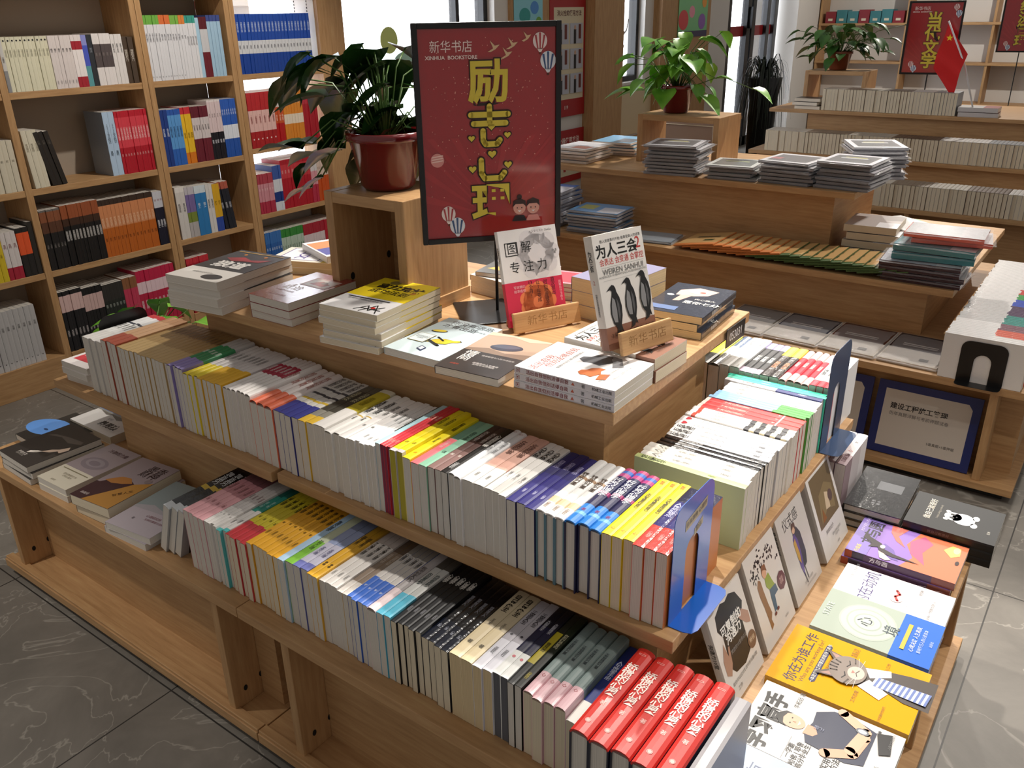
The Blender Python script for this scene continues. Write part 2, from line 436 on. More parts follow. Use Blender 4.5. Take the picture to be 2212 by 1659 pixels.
def flat(cx, cy, z, L, W, T, th, up=True):
    # a book lying on its back: head towards angle th (degrees), front cover up
    a = math.radians(th); yd = Vector((math.cos(a), math.sin(a), 0)); xd = Vector((0, 0, 1)); zd = xd.cross(yd)
    o = Vector((cx, cy, z)) - yd * L / 2 - zd * W / 2
    m = Matrix((xd, yd, zd)).transposed().to_4x4(); m.translation = o
    return m
def stack(look, where, n, cx, cy, z, L, W, T, th, spec, jx=0.004, jr=1.5, group=None, name=None):
    sp = dict(L=L, W=W, T=T, **spec)
    for i in range(n):
        dx, dy_, dr = (R.uniform(-jx, jx), R.uniform(-jx, jx), R.uniform(-jr, jr)) if i < n - 1 else (0, 0, 0)
        lab = f'{look} {where}' if n == 1 else (f'{look}, topmost in its stack of {numn(n)}' if i == n - 1 else f'{look}, {ordn(i)} from bottom of its {numn(n)}')
        book(flat(cx + dx, cy + dy_, z + i * (T + 0.0004), L, W, T, th + dr), sp, lab, group or (look + ' stack' if n > 1 else None), name)

# ------------------------------------------------------------ island one: base cabinets, middle tiers, top tier
def panel_holes(g, x, y0, z0, z1, side):
    for (y, z) in ((y0 + 0.03, z0 + 0.04), (y0 + 0.08, z0 + 0.05), (y0 + 0.05, z1 - 0.03)):
        g.poly([(x, y + a, z + b) for a, b in circ(0, 0, 0.006, 0.009, 12)], 'hole')
def base_cabinet(name_label, x0, x1, dividers, right_end):
    t = thing('base_cabinet', name_label, 'display cabinet', 'base cabinets of the front island', loc=(x0, -0.23, 0)); w = x1 - x0; dp = 1.37
    Geo().box((0.03 if not right_end else 0.0, 0.03, 0), (w - (0.03 if right_end else 0), dp - 0.03, 0.03), 'plinth').obj('plinth', t)
    b = Geo(); b.bbox((0.002, -0.004, 0.03), (w - 0.002 + (0.012 if right_end else 0), dp, 0.058), 'woodX'); b.bbox((0.002, 0.0, 0.058), (w - 0.002, 0.025, 0.066), 'woodX'); b.obj('bottom_board', t)
    Geo().bbox((0.0012, 0, HB - TH), (w - 0.0012, dp, HB), 'woodX').obj('shelf_board', t)
    for dx in dividers:
        p = Geo(); p.bbox((dx, 0.012, 0.058), (dx + 0.026, 0.1, HB - TH), 'woodZ'); panel_holes(p, dx + 0.0265, 0.02, 0.07, HB - TH, 1); p.obj('divider_panel', t)
    Geo().box((0.03, 0.1, 0.058), (w - (0.14 if right_end else 0.02), 0.12, HB - TH), 'woodX').obj('back_panel', t)
    if right_end:
        Geo().box((w - 0.14, 0.12, 0.058), (w - 0.12, dp - 0.02, HB - TH), 'woodY').obj('back_panel', t)
        for dy in (0.0, 0.86, 1.3):
            p = Geo(); p.bbox((w - 0.12, dy + 0.012, 0.058), (w - 0.012, dy + 0.038, HB - TH), 'woodZ'); p.obj('divider_panel', t)
base_cabinet('oak base cabinet with open niches, farther from the aisle corner', -2.28, -0.98, (0.085, 1.172), False)
base_cabinet('oak base cabinet with open niches at the aisle corner', -0.98, 0.36, (0.132,), True)
def tier(label, x0, x1, rx0, rx1, y0=0.0, y1=1.093):
    t = thing('middle_tier', label, 'display shelf', 'middle tiers of the front island', loc=(x0, y0, HB)); w = x1 - x0
    Geo().bbox((0, 0, HM - TH - HB), (w, y1 - y0, HM - HB), 'woodX', 0.0025).obj('shelf_board', t)
    r = Geo(); h = HM - TH - HB
    r.box((rx0 - x0, 0.055, 0.0005), (rx1 - x0, 0.08, h), 'woodX'); r.box((rx0 - x0, 0.08, 0.0005), (rx0 - x0 + 0.025, y1 - y0 - 0.06, h), 'woodY'); r.box((rx1 - x0 - 0.025, 0.08, 0.0005), (rx1 - x0, y1 - y0 - 0.06, h), 'woodY'); r.box((rx0 - x0, y1 - y0 - 0.06, .0005), (rx1 - x0, y1 - y0 - 0.035, h), 'woodX')
    r.obj('riser_panel', t)
tier('oak middle tier under the tan and lavender spines, ending before the joint', -2.128, -1.084, -1.866, -1.10, -0.008, 1.085)
tier('oak middle tier under the blue bookends, past the joint', -1.071, 0.0, -1.06, -0.055)
t = thing('top_tier', 'raised oak top board carrying the red sign and flat stacks', 'display shelf', mat=Matrix.Translation((-0.27, 0.242, HM)) @ Matrix.Rotation(math.radians(1.2), 4, 'Z'))
Geo().bbox((-1.46, 0, HT - TH - HM), (0, 0.76, HT - HM), 'woodX', 0.0025).obj('top_board', t)
r = Geo(); h = HT - TH - HM
r.box((-1.4, 0.055, 0.0005), (-0.05, 0.08, h), 'woodX'); r.box((-1.4, 0.08, 0.0005), (-1.375, 0.57, h), 'woodY'); r.box((-0.075, 0.08, 0.0005), (-0.05, 0.57, h), 'woodY'); r.box((-1.4, 0.57, .0005), (-0.05, 0.595, h), 'woodX'); r.obj('riser_panel', t)
t = thing('number_plate', 'black plate reading 053031 on the top board edge', 'sign', mat=axes((-0.2655 - .02, 0.83, HT - 0.02), (0, 1, 0), (0, 0, 1)))
g = Geo(); g.bbox((0.0085, -0.005, -0.028), (0.011, 0.115, 0.022), 'black', .0008)
g.text('053031', 0.033, 'e8e8e8', Matrix(((0, 0, 1, 0.0113), (1, 0, 0, 0.055), (0, 1, 0, -0.004), (0, 0, 0, 1))), bold=0.0, sx=0.85)
g.obj('plate', t)

# ------------------------------------------------------------ island one, middle tier, front row (spines up, heads to the back)
FR = row_front(0.02, HM + 0.0004)
MF = 'middle front row'
def mf(x0, x1, n, ztop, L, bands, look, **kw): run(FR, MF, x0, x1, n, ztop - HM, min(L, .236), bands, look, **kw)
mf(-1.936, -1.828, 6, .835, .245, [(0, 'cfcdca'), (.3, 'dadad8'), (.62, '3c3f48'), (.66, 'd8d8d8'), (.9, 'b53037')], 'thin grey white booklet with red head', texts=[('建筑文化', .7, '666666', .5)])
mf(-1.828, -1.75, 3, .848, .255, [(0, 'a9503c'), (.3, 'cfa680'), (.8, 'b98d68')], 'peach spined book with brick red foot')
mf(-1.75, -1.504, 12, .843, .25, [(0, 'c2a470'), (.35, 'a98a58'), (.7, '8a6c42')], 'tan and gold spine with painted head shade', jit=.003, texts=[('修身齐家', .6, '5a4020', .75)])  # darker tan steps paint the shade at the far end of the spines
mf(-1.504, -1.435, 4, .846, .24, [(0, '9083bf'), (.28, '3c8c5b'), (.72, 'b9b6b4')], 'lavender footed book with green middle', rnd=.2, texts=[('情绪', .7, 'e8f2ea', .5)])
mf(-1.435, -1.375, 3, .838, .235, [(0, 'efd92a'), (.34, 'd2cecd')], 'bright yellow footed pale spine book', rnd=.2, texts=[('心理咨询', .7, '888888', .65)])
mf(-1.375, -1.303, 4, .836, .235, [(0, 'dfae2c'), (.4, 'cdc8c8')], 'golden footed pale spine book', texts=[('自我成长', .7, '777777', .68)])
mf(-1.303, -1.277, 1, .838, .225, [(0, 'e0ad2a'), (.42, 'cfcaca')], 'thick pale spine book with mustard cover')
mf(-1.274, -1.19, 5, .836, .245, [(0, 'e9e5e3'), (.5, 'a43148'), (.78, 'd5cdcb')], 'white rounded spine with crimson middle', rnd=.3, dy=.006, texts=[('亲密关系', .7, 'f0dede', .64)])
mf(-1.19, -1.168, 1, .836, .24, [(0, 'eae6e4')], 'plain white rounded spine book', rnd=.3, dy=.006, texts=[('蛤蟆先生', .7, 'a05050', .6)])
mf(-1.168, -1.081, 3, .828, .25, [(0, 'e6704d'), (.34, 'e6dddb')], 'white rounded spine with orange foot', rnd=.3, texts=[('被讨厌的勇气', .62, 'a35a50', .68)], front='e6704d')
mf(-1.081, -.99, 4, .822, .235, [(0, '373c8c'), (.3, 'd7d4cd'), (.38, 'c8a93c'), (.42, 'd2cfca'), (.52, '3e3f45'), (.56, 'cfccc7'), (.66, '4a4b52'), (.7, 'cbc9c4')], 'royal blue footed book with speckled spine', texts=[('梦的解析', .75, '3a3a40', .84)])
mf(-.99, -.939, 2, .821, .235, [(0, 'e2ba3c'), (.16, '8f8c82'), (.3, '413e36'), (.85, '5b584e')], 'dark spine book with short yellow foot', texts=[('乌合之众', .7, 'c9c3a0', .7)])
mf(-.939, -.898, 1, .824, .24, [(0, 'eae7e3'), (.44, 'c9b832'), (.92, 'e0dcc8')], 'white book with olive yellow spine band', texts=[('幸福课', .5, '8a7a10', .66)])
mf(-.898, -.85, 2, .82, .245, [(0, 'edebe7'), (.42, 'c7a544'), (.44, 'ecebe8')], 'white book with thin gold spine line', rnd=.2, texts=[('不奇怪心理学', .66, '26262a', .66, .01), ('作者著', .3, '555555', .36)])
mf(-.85, -.8, 2, .82, .24, [(0, 'edeae8')], 'plain white spine with small grey lettering', texts=[('微表情心理学', .5, '555555', .68), ('著', .4, '888888', .3)])
mf(-.8, -.752, 3, .821, .235, [(0, 'eeeeee'), (.1, 'e8e8e8')], 'slim white book lettered in grey', texts=[('心理学与生活', .6, '6a6a6a', .6), ('出版社', .45, '888888', .12)])
mf(-.752, -.737, 1, .826, .235, [(0, 'efece8'), (.34, '101010')], 'slim black spine with white foot', texts=[('墨菲定律', .7, 'eeeeee', .8)])
mf(-.737, -.722, 1, .834, .23, [(0, 'a9cdd6')], 'slim pale blue spine book')
mf(-.722, -.692, 3, .834, .24, [(0, 'd2303e')], 'thin red spine booklet', pg='pageR', texts=[('读懂人性', .75, 'f4d8c0', .7), ('出版社', .55, 'f0c0b0', .12)])
mf(-.692, -.656, 2, .832, .24, [(0, 'c9c4c6'), (.05, 'ecd81c')], 'thin yellow booklet with grey foot', pg='pageY', texts=[('人性的弱点', .6, '4a4208', .72), ('读', .6, '7a7010', .2)])
mf(-.656, -.633, 1, .824, .245, [(0, 'f2df1e')], 'thick bright yellow paperback', texts=[('自卑与超越', .5, '33300a', .74, .01), ('心理学经典', .3, '4a4510', .42), ('读', .4, 'c07010', .12)])
mf(-.633, -.61, 1, .819, .24, [(0, 'e6727c'), (.56, '7fb29a')], 'salmon pink paperback with mint head', texts=[('情绪急救', .45, 'f4c4c8', .42)])
mf(-.61, -.587, 1, .821, .235, [(0, '8cc2a6')], 'mint green paperback', texts=[('自控力手册', .5, '24463a', .68), ('读', .5, '24463a', .3)])
mf(-.587, -.548, 2, .821, .235, [(0, '8d6f6b'), (.4, '5f4541'), (.62, '3b2a28')], 'mauve brown spine paperback', texts=[('天才在左疯子', .6, 'e8dcd4', .72), ('著', .5, 'e8dcd4', .3)])
mf(-.548, -.529, 1, .824, .235, [(0, '0c0c0d')], 'black spine paperback with white lettering', texts=[('心理罪画像', .8, 'ece9e2', .7, .01), ('出版社', .6, 'd8d8d8', .14)])
mf(-.529, -.492, 2, .827, .24, [(0, 'eceef0'), (.94, 'e8e8ea')], 'white rounded hardback with dark red mark', rnd=.3, pg='page0', texts=[('你当像鸟飞往你的', .5, '4a4a52', .62), ('心', .5, 'a02828', .95)])
mf(-.492, -.435, 2, .823, .24, [(0, 'e9e6e1'), (.32, 'e2b2a2')], 'white footed pink spine paperback', texts=[('女孩的故事', .62, '6a4a42', .72), ('出版社', .25, '555555', .14)])
mf(-.435, -.379, 3, .82, .235, [(0, 'eceae6')], 'white paperback with heavy black title', texts=[('九型人格', .8, '1c1c1e', .78, .015), ('心理学入门', .4, '555555', .3)])
mf(-.379, -.309, 3, .816, .235, [(0, '2b2878'), (.55, '262463')], 'deep indigo spine paperback', back='1c1a50', front='1c1a50', texts=[('自卑感', .62, 'b8b4e0', .74), ('心理学', .3, 'd0d0f0', .2)])
mf(-.309, -.242, 3, .819, .24, [(0, 'f0eeec'), (.16, 'e2cba6'), (.26, 'f0efed'), (.62, 'ad8f73'), (.66, 'efeeec')], 'white jacketed hardback with tan band', hard=True, pg='page0', back='5a7f8e', front='5a7f8e', rnd=.2, texts=[('转念的力量', .66, '4a3a30', .6, .01), ('出版社', .4, '8a6a4a', .1)])
mf(-.242, -.162, 3, .822, .245, [(0, '2380d6'), (.13, '6fb6e8'), (.17, '2380d6'), (.3, '23244f'), (.5, 'a93a74'), (.55, '242653'), (.84, 'b03f80'), (.9, '3c66b8'), (.95, 'b23c70')], 'patterned purple blue hardback', hard=True, rnd=.25, pg='page0', front='1c2048', back='1c2048', texts=[('行为心理学', .74, 'eef0fa', .62, .012), ('著', .4, '8a2a6a', .2)])
mf(-.162, -.098, 3, .821, .24, [(0, 'f0dc14')], 'yellow paperback with black title', pg='page1', front='e0c818', texts=[('永远不要高估自己', .46, '3c3608', .58, .008), ('畅销', .4, 'c84018', .93), ('心', .45, 'd03c28', .1)])
mf(-.098, -.03, 3, .821, .24, [(0, '~d6433c'), (.33, '~322f72'), (.75, '~1d1d40')], 'wrapped paperback with red foot and indigo spine', front='c8783c', texts=[('人性的弱点', .62, 'c9c9ee', .6, .01), ('心理学', .4, 'f4b8b0', .18)])

# blue bookends
def bookend(label, x, y0, w, h, key, base=True):
    t = thing('bookend', label, 'bookend', 'metal bookends', loc=(x, y0, HM + 0.0006))
    p = Geo(); r = 0.03; th = 0.0012
    ol = [(0, 0), (0, h - r)] + [(r - r * math.cos(a), h - r + r * math.sin(a)) for a in (i * math.pi / 12 for i in range(1, 6))] + [(r, h), (w - r, h)] + [(w - r + r * math.sin(a), h - r + r * math.cos(a)) for a in (i * math.pi / 12 for i in range(1, 6))] + [(w, h - r), (w, 0)]
    ar = 0.028; cx = w / 2; ah = h * .52
    hole = [(cx + ar, 0), (cx + ar, ah)] + [(cx + ar * math.cos(a), ah + ar * math.sin(a)) for a in (i * math.pi / 10 for i in range(1, 10))] + [(cx - ar, ah), (cx - ar, 0)]
    full = ol + hole
    n = len(full)
    p.poly([(0, a, b) for a, b in full], key); p.poly([(th, a, b) for a, b in full][::-1], key)
    for i in range(n):
        a, b = full[i], full[(i + 1) % n]
        p.add([(0, a[0], a[1]), (th, a[0], a[1]), (th, b[0], b[1]), (0, b[0], b[1])], [(0, 1, 2, 3)], key)
    p.obj('upright_plate', t)
    b = Geo(); e = 0.05 if base else -0.05; rr = .02
    bo = [(0, 0.001), (e - rr, 0.001), (e - rr * .3, rr * .3), (e, rr), (e, w - rr), (e - rr * .3, w - rr * .3), (e - rr, w - 0.001), (0, w - 0.001)]
    b.poly([(a, c, 0.0014) for a, c in bo], 'blueM' if key == 'blueM' else key); b.poly([(a, c, 0.0002) for a, c in bo][::-1], 'blueM' if key == 'blueM' else key)
    for i in range(len(bo)):
        a, c = bo[i], bo[(i + 1) % len(bo)]; b.add([(a[0], a[1], .0002), (c[0], c[1], .0002), (c[0], c[1], .0014), (a[0], a[1], .0014)], [(0, 1, 2, 3)], key)
    b.obj('base_plate', t)
    return t
t = bookend('blue metal bookend with taped paper labels at the aisle corner', -0.027, 0.032, 0.165, 0.242, 'blueM')
g = Geo()
for (a, b, c, e) in ((.045, .178, .135, .2), (.085, .148, .12, .165)):
    g.poly([(0.0016, a, b), (0.0016, c, b + .012), (0.0016, c, e + .012), (0.0016, a, e)], 'b3a888')
g.text('自我激励 心理学', 0.012, '333333', Matrix(((0, 0, 1, .0019), (1, 0, 0, .09), (0, 1, 0, .195), (0, 0, 0, 1))) @ Matrix.Rotation(.13, 4, 'Z'))
g.text('励志', 0.013, '333333', Matrix(((0, 0, 1, .0019), (1, 0, 0, .103), (0, 1, 0, .1625), (0, 0, 0, 1))) @ Matrix.Rotation(.13, 4, 'Z'))
g.obj('paper_label', t)
bookend('blue metal bookend at the far end beside pink and white spines', -0.015, 0.845, 0.165, 0.262, 'darkblueM')
# pink stack at the far end of the row
stack('white book with rose red cover panel', 'beside the grey booklets', 3, -2.03, 0.12, HM, .205, .14, .021, 92, dict(bands=[(0, 'e9dedb')], front='f2ecea', art=[('rect', .12, .15, .9, .92, 'd2414c'), ('text', '成长', .5, .6, .03, 'f0c0c0', {}), ('rect', .2, .3, .8, .32, 'eaa0a4')]), jx=.008, jr=4)

# ------------------------------------------------------------ island one, middle tier, right-hand row (heads inward)
RR = lambda s, dy=0.0: ((-0.018 + dy, s, HM + 0.0004), (-1, 0, 0), (0, 0, 1))
MR = 'middle side row'
def mr(y0, y1, n, W, L, bands, look, **kw): run(RR, MR, y0, y1, n, W, L, bands, look, **kw)
mr(.332, .35, 1, .147, .25, [(0, 'c9d793')], 'lime green spine paperback', texts=[('快乐脑科学', .8, '333a18', .83, .01), ('出版社', .4, '6a7a30', .3)], back='c2cfa8')
mr(.35, .412, 3, .148, .245, [(0, 'f1eee6')], 'cream white spine with grey lettering', jit=.003, rnd=.1, texts=[('人心', .7, '9a9a94', .85), ('积极心理学', .5, '8a8a86', .62), ('出版社', .45, '55524c', .22)])
mr(.412, .468, 3, .147, .235, [(0, '~101012')], 'wrapped black spine paperback', rnd=.2, texts=[('情绪控制方法', .55, 'c8c8c8', .72)])
mr(.468, .534, 3, .145, .24, [(0, 'b6b9c1'), (.26, 'efefee')], 'white spine with pale grey foot', texts=[('反惰性', .8, '2a2a2c', .88, .01), ('如何成为更自律的人', .38, '8a8a90', .58), ('出版', .4, '555555', .13)])
mr(.534, .586, 2, .143, .25, [(0, 'c9cacf'), (.04, 'f2f1f0')], 'thick white spine with red heart mark', jit=.003, texts=[('♥', .55, 'c83040', .92), ('自控的亲子手力', .5, '9a9aa2', .68), ('心理学出版社', .25, '777777', .14)])
CHK = []
for q in range(7):
    for r_ in range(2): CHK.append((q, r_))
mr(.586, .641, 3, .147, .25, [(0, 'f0eee8')] + [(.02 + .05 * i, ('22222a' if i % 2 else 'efe2bd')) for i in range(8)] + [(.42, 'f3f1ee'), (.9, 'd8503c'), (.94, 'f3f1ee')], 'white spine with checkered foot', texts=[('松弛感', .6, '9a9a9a', .7)])
mr(.641, .706, 3, .147, .245, [(0, 'd83a36'), (.2, 'e8e0dc'), (.215, 'd8393a'), (.96, 'f0d8d0')], 'red spine paperback with pale lettering', texts=[('了不起的自驱力', .55, 'f6d2c8', .66), ('书', .4, 'f2e8e4', .24)])
mr(.706, .757, 4, .149, .24, [(0, '4ea648'), (.33, '8dbfe6')], 'thin light blue spine with green foot', texts=[('给青年的心灵', .7, 'f0f6fa', .65)])
mr(.757, .827, 3, .146, .235, [(0, 'f1f1f0')], 'plain white spine with tiny grey title', texts=[('目标感', .5, '6a6a6a', .82), ('心理', .4, '777777', .5), ('出版', .3, '444444', .2)])
mr(.827, .845, 1, .149, .25, [(0, '2a3376'), (.46, 'dcdce0')], 'grey white spine with navy foot', texts=[('时间管理', .6, '6a6a6a', .75), ('出版社', .5, 'dfe2f0', .2)])
mr(.845, .874, 2, .149, .255, [(0, '3fcfae')], 'turquoise spine paperback', texts=[('深度关系', .5, 'd8f6ee', .6)])
# far group on the same tier, spines running away from the aisle corner
FG = row_front(0.885, HM + 0.0004)
MG = 'far corner of middle tier'
def mg(x0, x1, n, ztop, L, bands, look, **kw): run(FG, MG, x0, x1, n, ztop - HM, L, bands, look, **kw)
mg(-.372, -.342, 1, .82, .24, [(0, '4a471e'), (.32, 'f2ee3e')], 'bright yellow spine with shade painted on foot', texts=[('沟通术', .5, '2a2810', .2, .01)])  # dark olive foot is shade painted into the yellow spine
mg(-.342, -.31, 1, .822, .24, [(0, '~85837e'), (.36, '~e8e8ea'), (.62, '~6f7f9a')], 'wrapped grey white spine with slate head', rnd=.25, texts=[('高情商', .45, '555555', .25)])
mg(-.31, -.256, 2, .824, .24, [(0, 'a9a7a2'), (.3, 'f2f2f2')], 'pale grey and white spine', texts=[('说话的艺术', .4, '5a5a5a', .82)])
mg(-.256, -.2, 3, .818, .24, [(0, 'd3b7cc'), (.14, '222226'), (.8, 'a49ad0')], 'black spine with lavender ends', texts=[('别让情绪', .7, 'dedede', .45, .01)])
mg(-.2, -.15, 2, .82, .235, [(0, '~3d3634'), (.68, 'e9c93a')], 'dark speckled spine with yellow head', texts=[('高效沟通', .6, 'd0804a', .36)])
mg(-.15, -.072, 4, .82, .235, [(0, 'efb9b8'), (.22, 'e5414e'), (.74, 'f0b9b6')], 'coral red spine with pink ends', rnd=.3, texts=[('自我修复', .55, 'f8d0d0', .5)])
mg(-.072, -.018, 3, .822, .24, [(0, 'd83c4c'), (.16, 'f2f2f3')], 'white spine with red foot', texts=[('情绪自由', .7, '2e3236', .4, .012)])

# ------------------------------------------------------------ island one, lower front row
FB = row_front(-0.188, HB + 0.0004)
LF = 'lower front row'
def lf(x0, x1, n, ztop, L, bands, look, **kw): run(FB, LF, x0, x1, n, ztop - HB, min(L - .01, .226), bands, look, **kw)
run(FB, LF, -1.336, -1.258, 3, .158, .232, [(0, '~a8acb0'), (.1, '~14161c'), (.46, '~c9a93c'), (.53, '~15151a')], 'leaning wrapped black book with gold band', lean=0.37, texts=[('情绪自控力', .65, 'd8d8d8', .72, .012)])
lf(-1.199, -1.115, 4, .608, .245, [(0, 'dea5ac'), (.5, 'b98088'), (.78, '6e454b')], 'dusty pink spine with dark head', texts=[('自我关怀', .5, '7a4a50', .62), ('心理', .45, '9a6068', .3)])
lf(-1.115, -1.066, 4, .607, .24, [(0, 'e3e0dd'), (.35, 'c5c1c0'), (.8, 'a9a5a3')], 'white to grey gradient spine', texts=[('轻松管理', .5, '8a6a72', .6), ('社', .5, '555555', .2)])
lf(-1.066, -1.037, 2, .602, .235, [(0, '54bcbc'), (.05, 'dad7d4'), (.45, '22887a'), (.8, '14584e')], 'white spine with teal upper half', texts=[('孩子心理', .6, 'bfe8e0', .6), ('出版社', .5, '555555', .2)])
lf(-1.037, -.961, 4, .60, .24, [(0, '~c22c38'), (.3, 'c7b82c')], 'wrapped olive yellow spine with red foot', pg='page1', texts=[('儿童心理学', .62, '33300c', .78, .015), ('心理', .4, '5a5010', .42)])
lf(-.961, -.85, 6, .606, .24, [(0, 'dca226'), (.55, 'd2981f')], 'golden yellow spine with dark title', pg='page1', texts=[('微反应心理学', .6, '3c2c08', .78, .015), ('著', .45, '6a5010', .45), ('出版社', .4, '6a5010', .25)])
lf(-.85, -.83, 1, .608, .24, [(0, 'a5c4de')], 'light blue spine paperback', texts=[('焦虑心理学', .6, '22384e', .7, .012)])
lf(-.83, -.803, 1, .608, .235, [(0, '76b338'), (.42, 'b9c2a8')], 'leaf green footed grey spine', texts=[('社交心理', .45, '3c5a20', .35)])
lf(-.803, -.756, 2, .61, .24, [(0, '6a70b0'), (.1, 'bdbcd0'), (.45, '8f9cc0'), (.75, '6c7690')], 'lavender blue spine paperback', texts=[('女性心理', .45, '4a4a78', .3)])
lf(-.756, -.723, 2, .608, .24, [(0, 'e0ab2a'), (.7, 'a87f20')], 'amber spine with round dark dots', texts=[('超级说服力', .6, '3a2a08', .66, .012), ('●●', .6, '5a4210', .2)])
lf(-.723, -.669, 3, .603, .24, [(0, 'dcd8d4'), (.75, 'b0a7a2')], 'white spine with bold black title', texts=[('每天懂点心理学', .55, '26221e', .62, .012), ('出版社', .4, '777777', .16)])
lf(-.669, -.638, 2, .598, .235, [(0, 'd8d2cc'), (.2, '8a7a6c'), (.75, '5f4f42')], 'taupe brown spine with silver foot', front='d8a820', texts=[('怪诞行为学', .62, 'cdbfb0', .62)])
lf(-.638, -.577, 4, .6, .24, [(0, '3565c0'), (.36, 'c9c5c1'), (.8, '8a857f')], 'cobalt footed pale spine', front='2e62c4', texts=[('心理暗示', .6, '3a3a40', .72, .012), ('学', .5, 'dfe6f4', .2)])
lf(-.577, -.55, 1, .604, .235, [(0, 'e4d0d4'), (.35, 'aaa5a6')], 'pale pink white rounded spine', rnd=.3, texts=[('焦虑型人格', .55, '555055', .6)])
lf(-.55, -.513, 2, .602, .24, [(0, '54b3cf'), (.34, 'bfc0be'), (.8, '4a4640')], 'sky cyan footed grey spine', texts=[('内向者优势', .6, '3a4a4c', .6, .012)])
lf(-.513, -.438, 5, .597, .245, [(0, '101218'), (.5, '0c0d10')], 'glossy black spine with white title', texts=[('心理学', .85, 'd6d2cc', .74, .015), ('出版社', .45, 'a8a8b0', .22)], pg='page1')
lf(-.438, -.366, 4, .59, .24, [(0, '~141a2a'), (.3, '~0c0d12')], 'wrapped midnight black spine', pg='page1', texts=[('微表情识人', .5, '9a9aa4', .6), ('心理', .4, 'b4b8c8', .2)])
lf(-.362, -.307, 2, .594, .24, [(0, 'ead9b2'), (.45, 'cbbd9f')], 'cream spine with heavy black title', pg='page2', texts=[('自己来做主', .55, '1c1814', .8, .02), ('王小军', .3, '3a342c', .5), ('著', .42, '4a4238', .2)])
lf(-.307, -.264, 2, .592, .24, [(0, 'e2e2ec'), (.4, 'b9b6bf')], 'lilac white spine with grey title', pg='page2', texts=[('三观即人生', .55, '3a383e', .74, .015), ('●', .4, '4a4850', .48), ('出版社', .4, '555560', .24)])
lf(-.264, -.229, 2, .594, .235, [(0, 'eef0ee'), (.32, '191a3c'), (.7, '141420')], 'navy spine with white foot and pink seal', pg='pageG', texts=[('大脑整理术', .5, 'c9c9d4', .7), ('●', .55, 'd87a84', .24)])
lf(-.229, -.214, 1, .592, .24, [(0, '14181a'), (.28, 'b3a428'), (.72, '22241c')], 'black spine with mustard middle band', texts=[('做自己的', .6, '3a340a', .5, .012)])
lf(-.214, -.198, 1, .592, .24, [(0, '12140f'), (.4, '1a2416')], 'black green spine with cream lettering', texts=[('你的灯亮着吗', .6, 'd8d4b0', .62), ('出版社', .5, 'b0a030', .14)])
lf(-.196, -.106, 4, .59, .235, [(0, 'e4bcc4'), (.27, '8c9d9c'), (.8, '7f908f')], 'thick grey green spine with pink foot', rnd=.25, pg='page1', texts=[('正念冥想的力量', .38, '38424a', .62), ('◇', .4, 'a8323c', .22)])
lf(-.105, -.086, 1, .572, .24, [(0, 'eeece6'), (.25, '203078')], 'navy spine with square white foot', pg='page1', texts=[('人生效率手册', .62, 'd8def0', .66, .012)])
lf(-.086, -.066, 1, .57, .24, [(0, '2846b4'), (.26, '22348a')], 'navy blue spine lettered in white', pg='page1', texts=[('人生效率手册', .62, 'd8def0', .66, .012), ('张萌', .45, 'd8def0', .34), ('读', .5, 'd8def0', .08)])
FH = row_front(-0.243, HB + 0.0004)
run(FH, LF, -.062, .125, 5, .19, .232, [(0, 'c92a22')], 'thick scarlet hardback with white title', hard=True, rnd=.28, pg='page0', front='1d2236', back='1d2236', jit=.003, texts=[('娇惯的心灵', .6, 'f2e2da', .6, .015), ('著', .3, 'f0c8c0', .32), ('▭', .35, 'f0d8d0', .93), ('◉', .35, 'f0a8a0', .12)])
run(FH, LF, .128, .156, 1, .178, .225, [(0, '8f8d92')], 'grey photo covered paperback after the scarlet hardbacks', front='6f6c72')

# ------------------------------------------------------------ island one, top tier: flat stacks
ON = 'on the top board'
def wob(pts, k): return pts
stack('black book with white band and red wolf art', ON, 4, -1.585, 0.315, HT, .29, .2, .023, 97, dict(bands=[(0, 'e6e1da'), (.34, '2c2a2c')], pg='page0', rnd=.03, art=[
    ('rect', .0, .34, 1, 1, '232224'), ('rect', .0, .0, 1, .34, 'e9e4dd'), ('poly', circ(.72, .12, .18, .075, 20), '2f2e30'), ('text', '强者的成功法则', .42, .2, .011, '8a8682', {}),
    ('text', '狼道', .5, .5, .06, 'f0ece6', {'bold': .03}), ('poly', [(.15, .7), (.4, .78), (.6, .72), (.9, .8), (.8, .68), (.55, .66), (.35, .62)], '8f1f26'), ('poly', circ(.3, .86, .03, .02, 10), 'd0801e'), ('poly', circ(.7, .86, .03, .02, 10), 'd0801e'), ('rect', .05, .93, .95, .945, 'b08a3a')]), jx=.006)
stack('brick red book with framed photo cover', ON, 3, -1.31, 0.345, HT, .243, .16, .022, 90, dict(bands=[(0, '~8f2f30')], pg='page0', rnd=.03, art=[
    ('text', '自洽', .38, .42, .036, 'f0dcd6', {'bold': .01}), ('text', '心理学与自我', .38, .3, .012, 'e0b8b0', {}), ('text', '著', .3, .5, .014, 'e6c8c0', {}), ('rect', .32, .55, .93, .84, 'd9b3ac'), ('rect', .36, .58, .89, .81, 'e8dcd4'), ('poly', [(.45, .62), (.8, .6), (.84, .7), (.6, .76), (.5, .7)], 'b0665a'), ('poly', circ(.68, .72, .07, .04, 14), '9a8478'), ('text', '学会与自己和解', .4, .16, .011, 'd8a8a0', {})]))
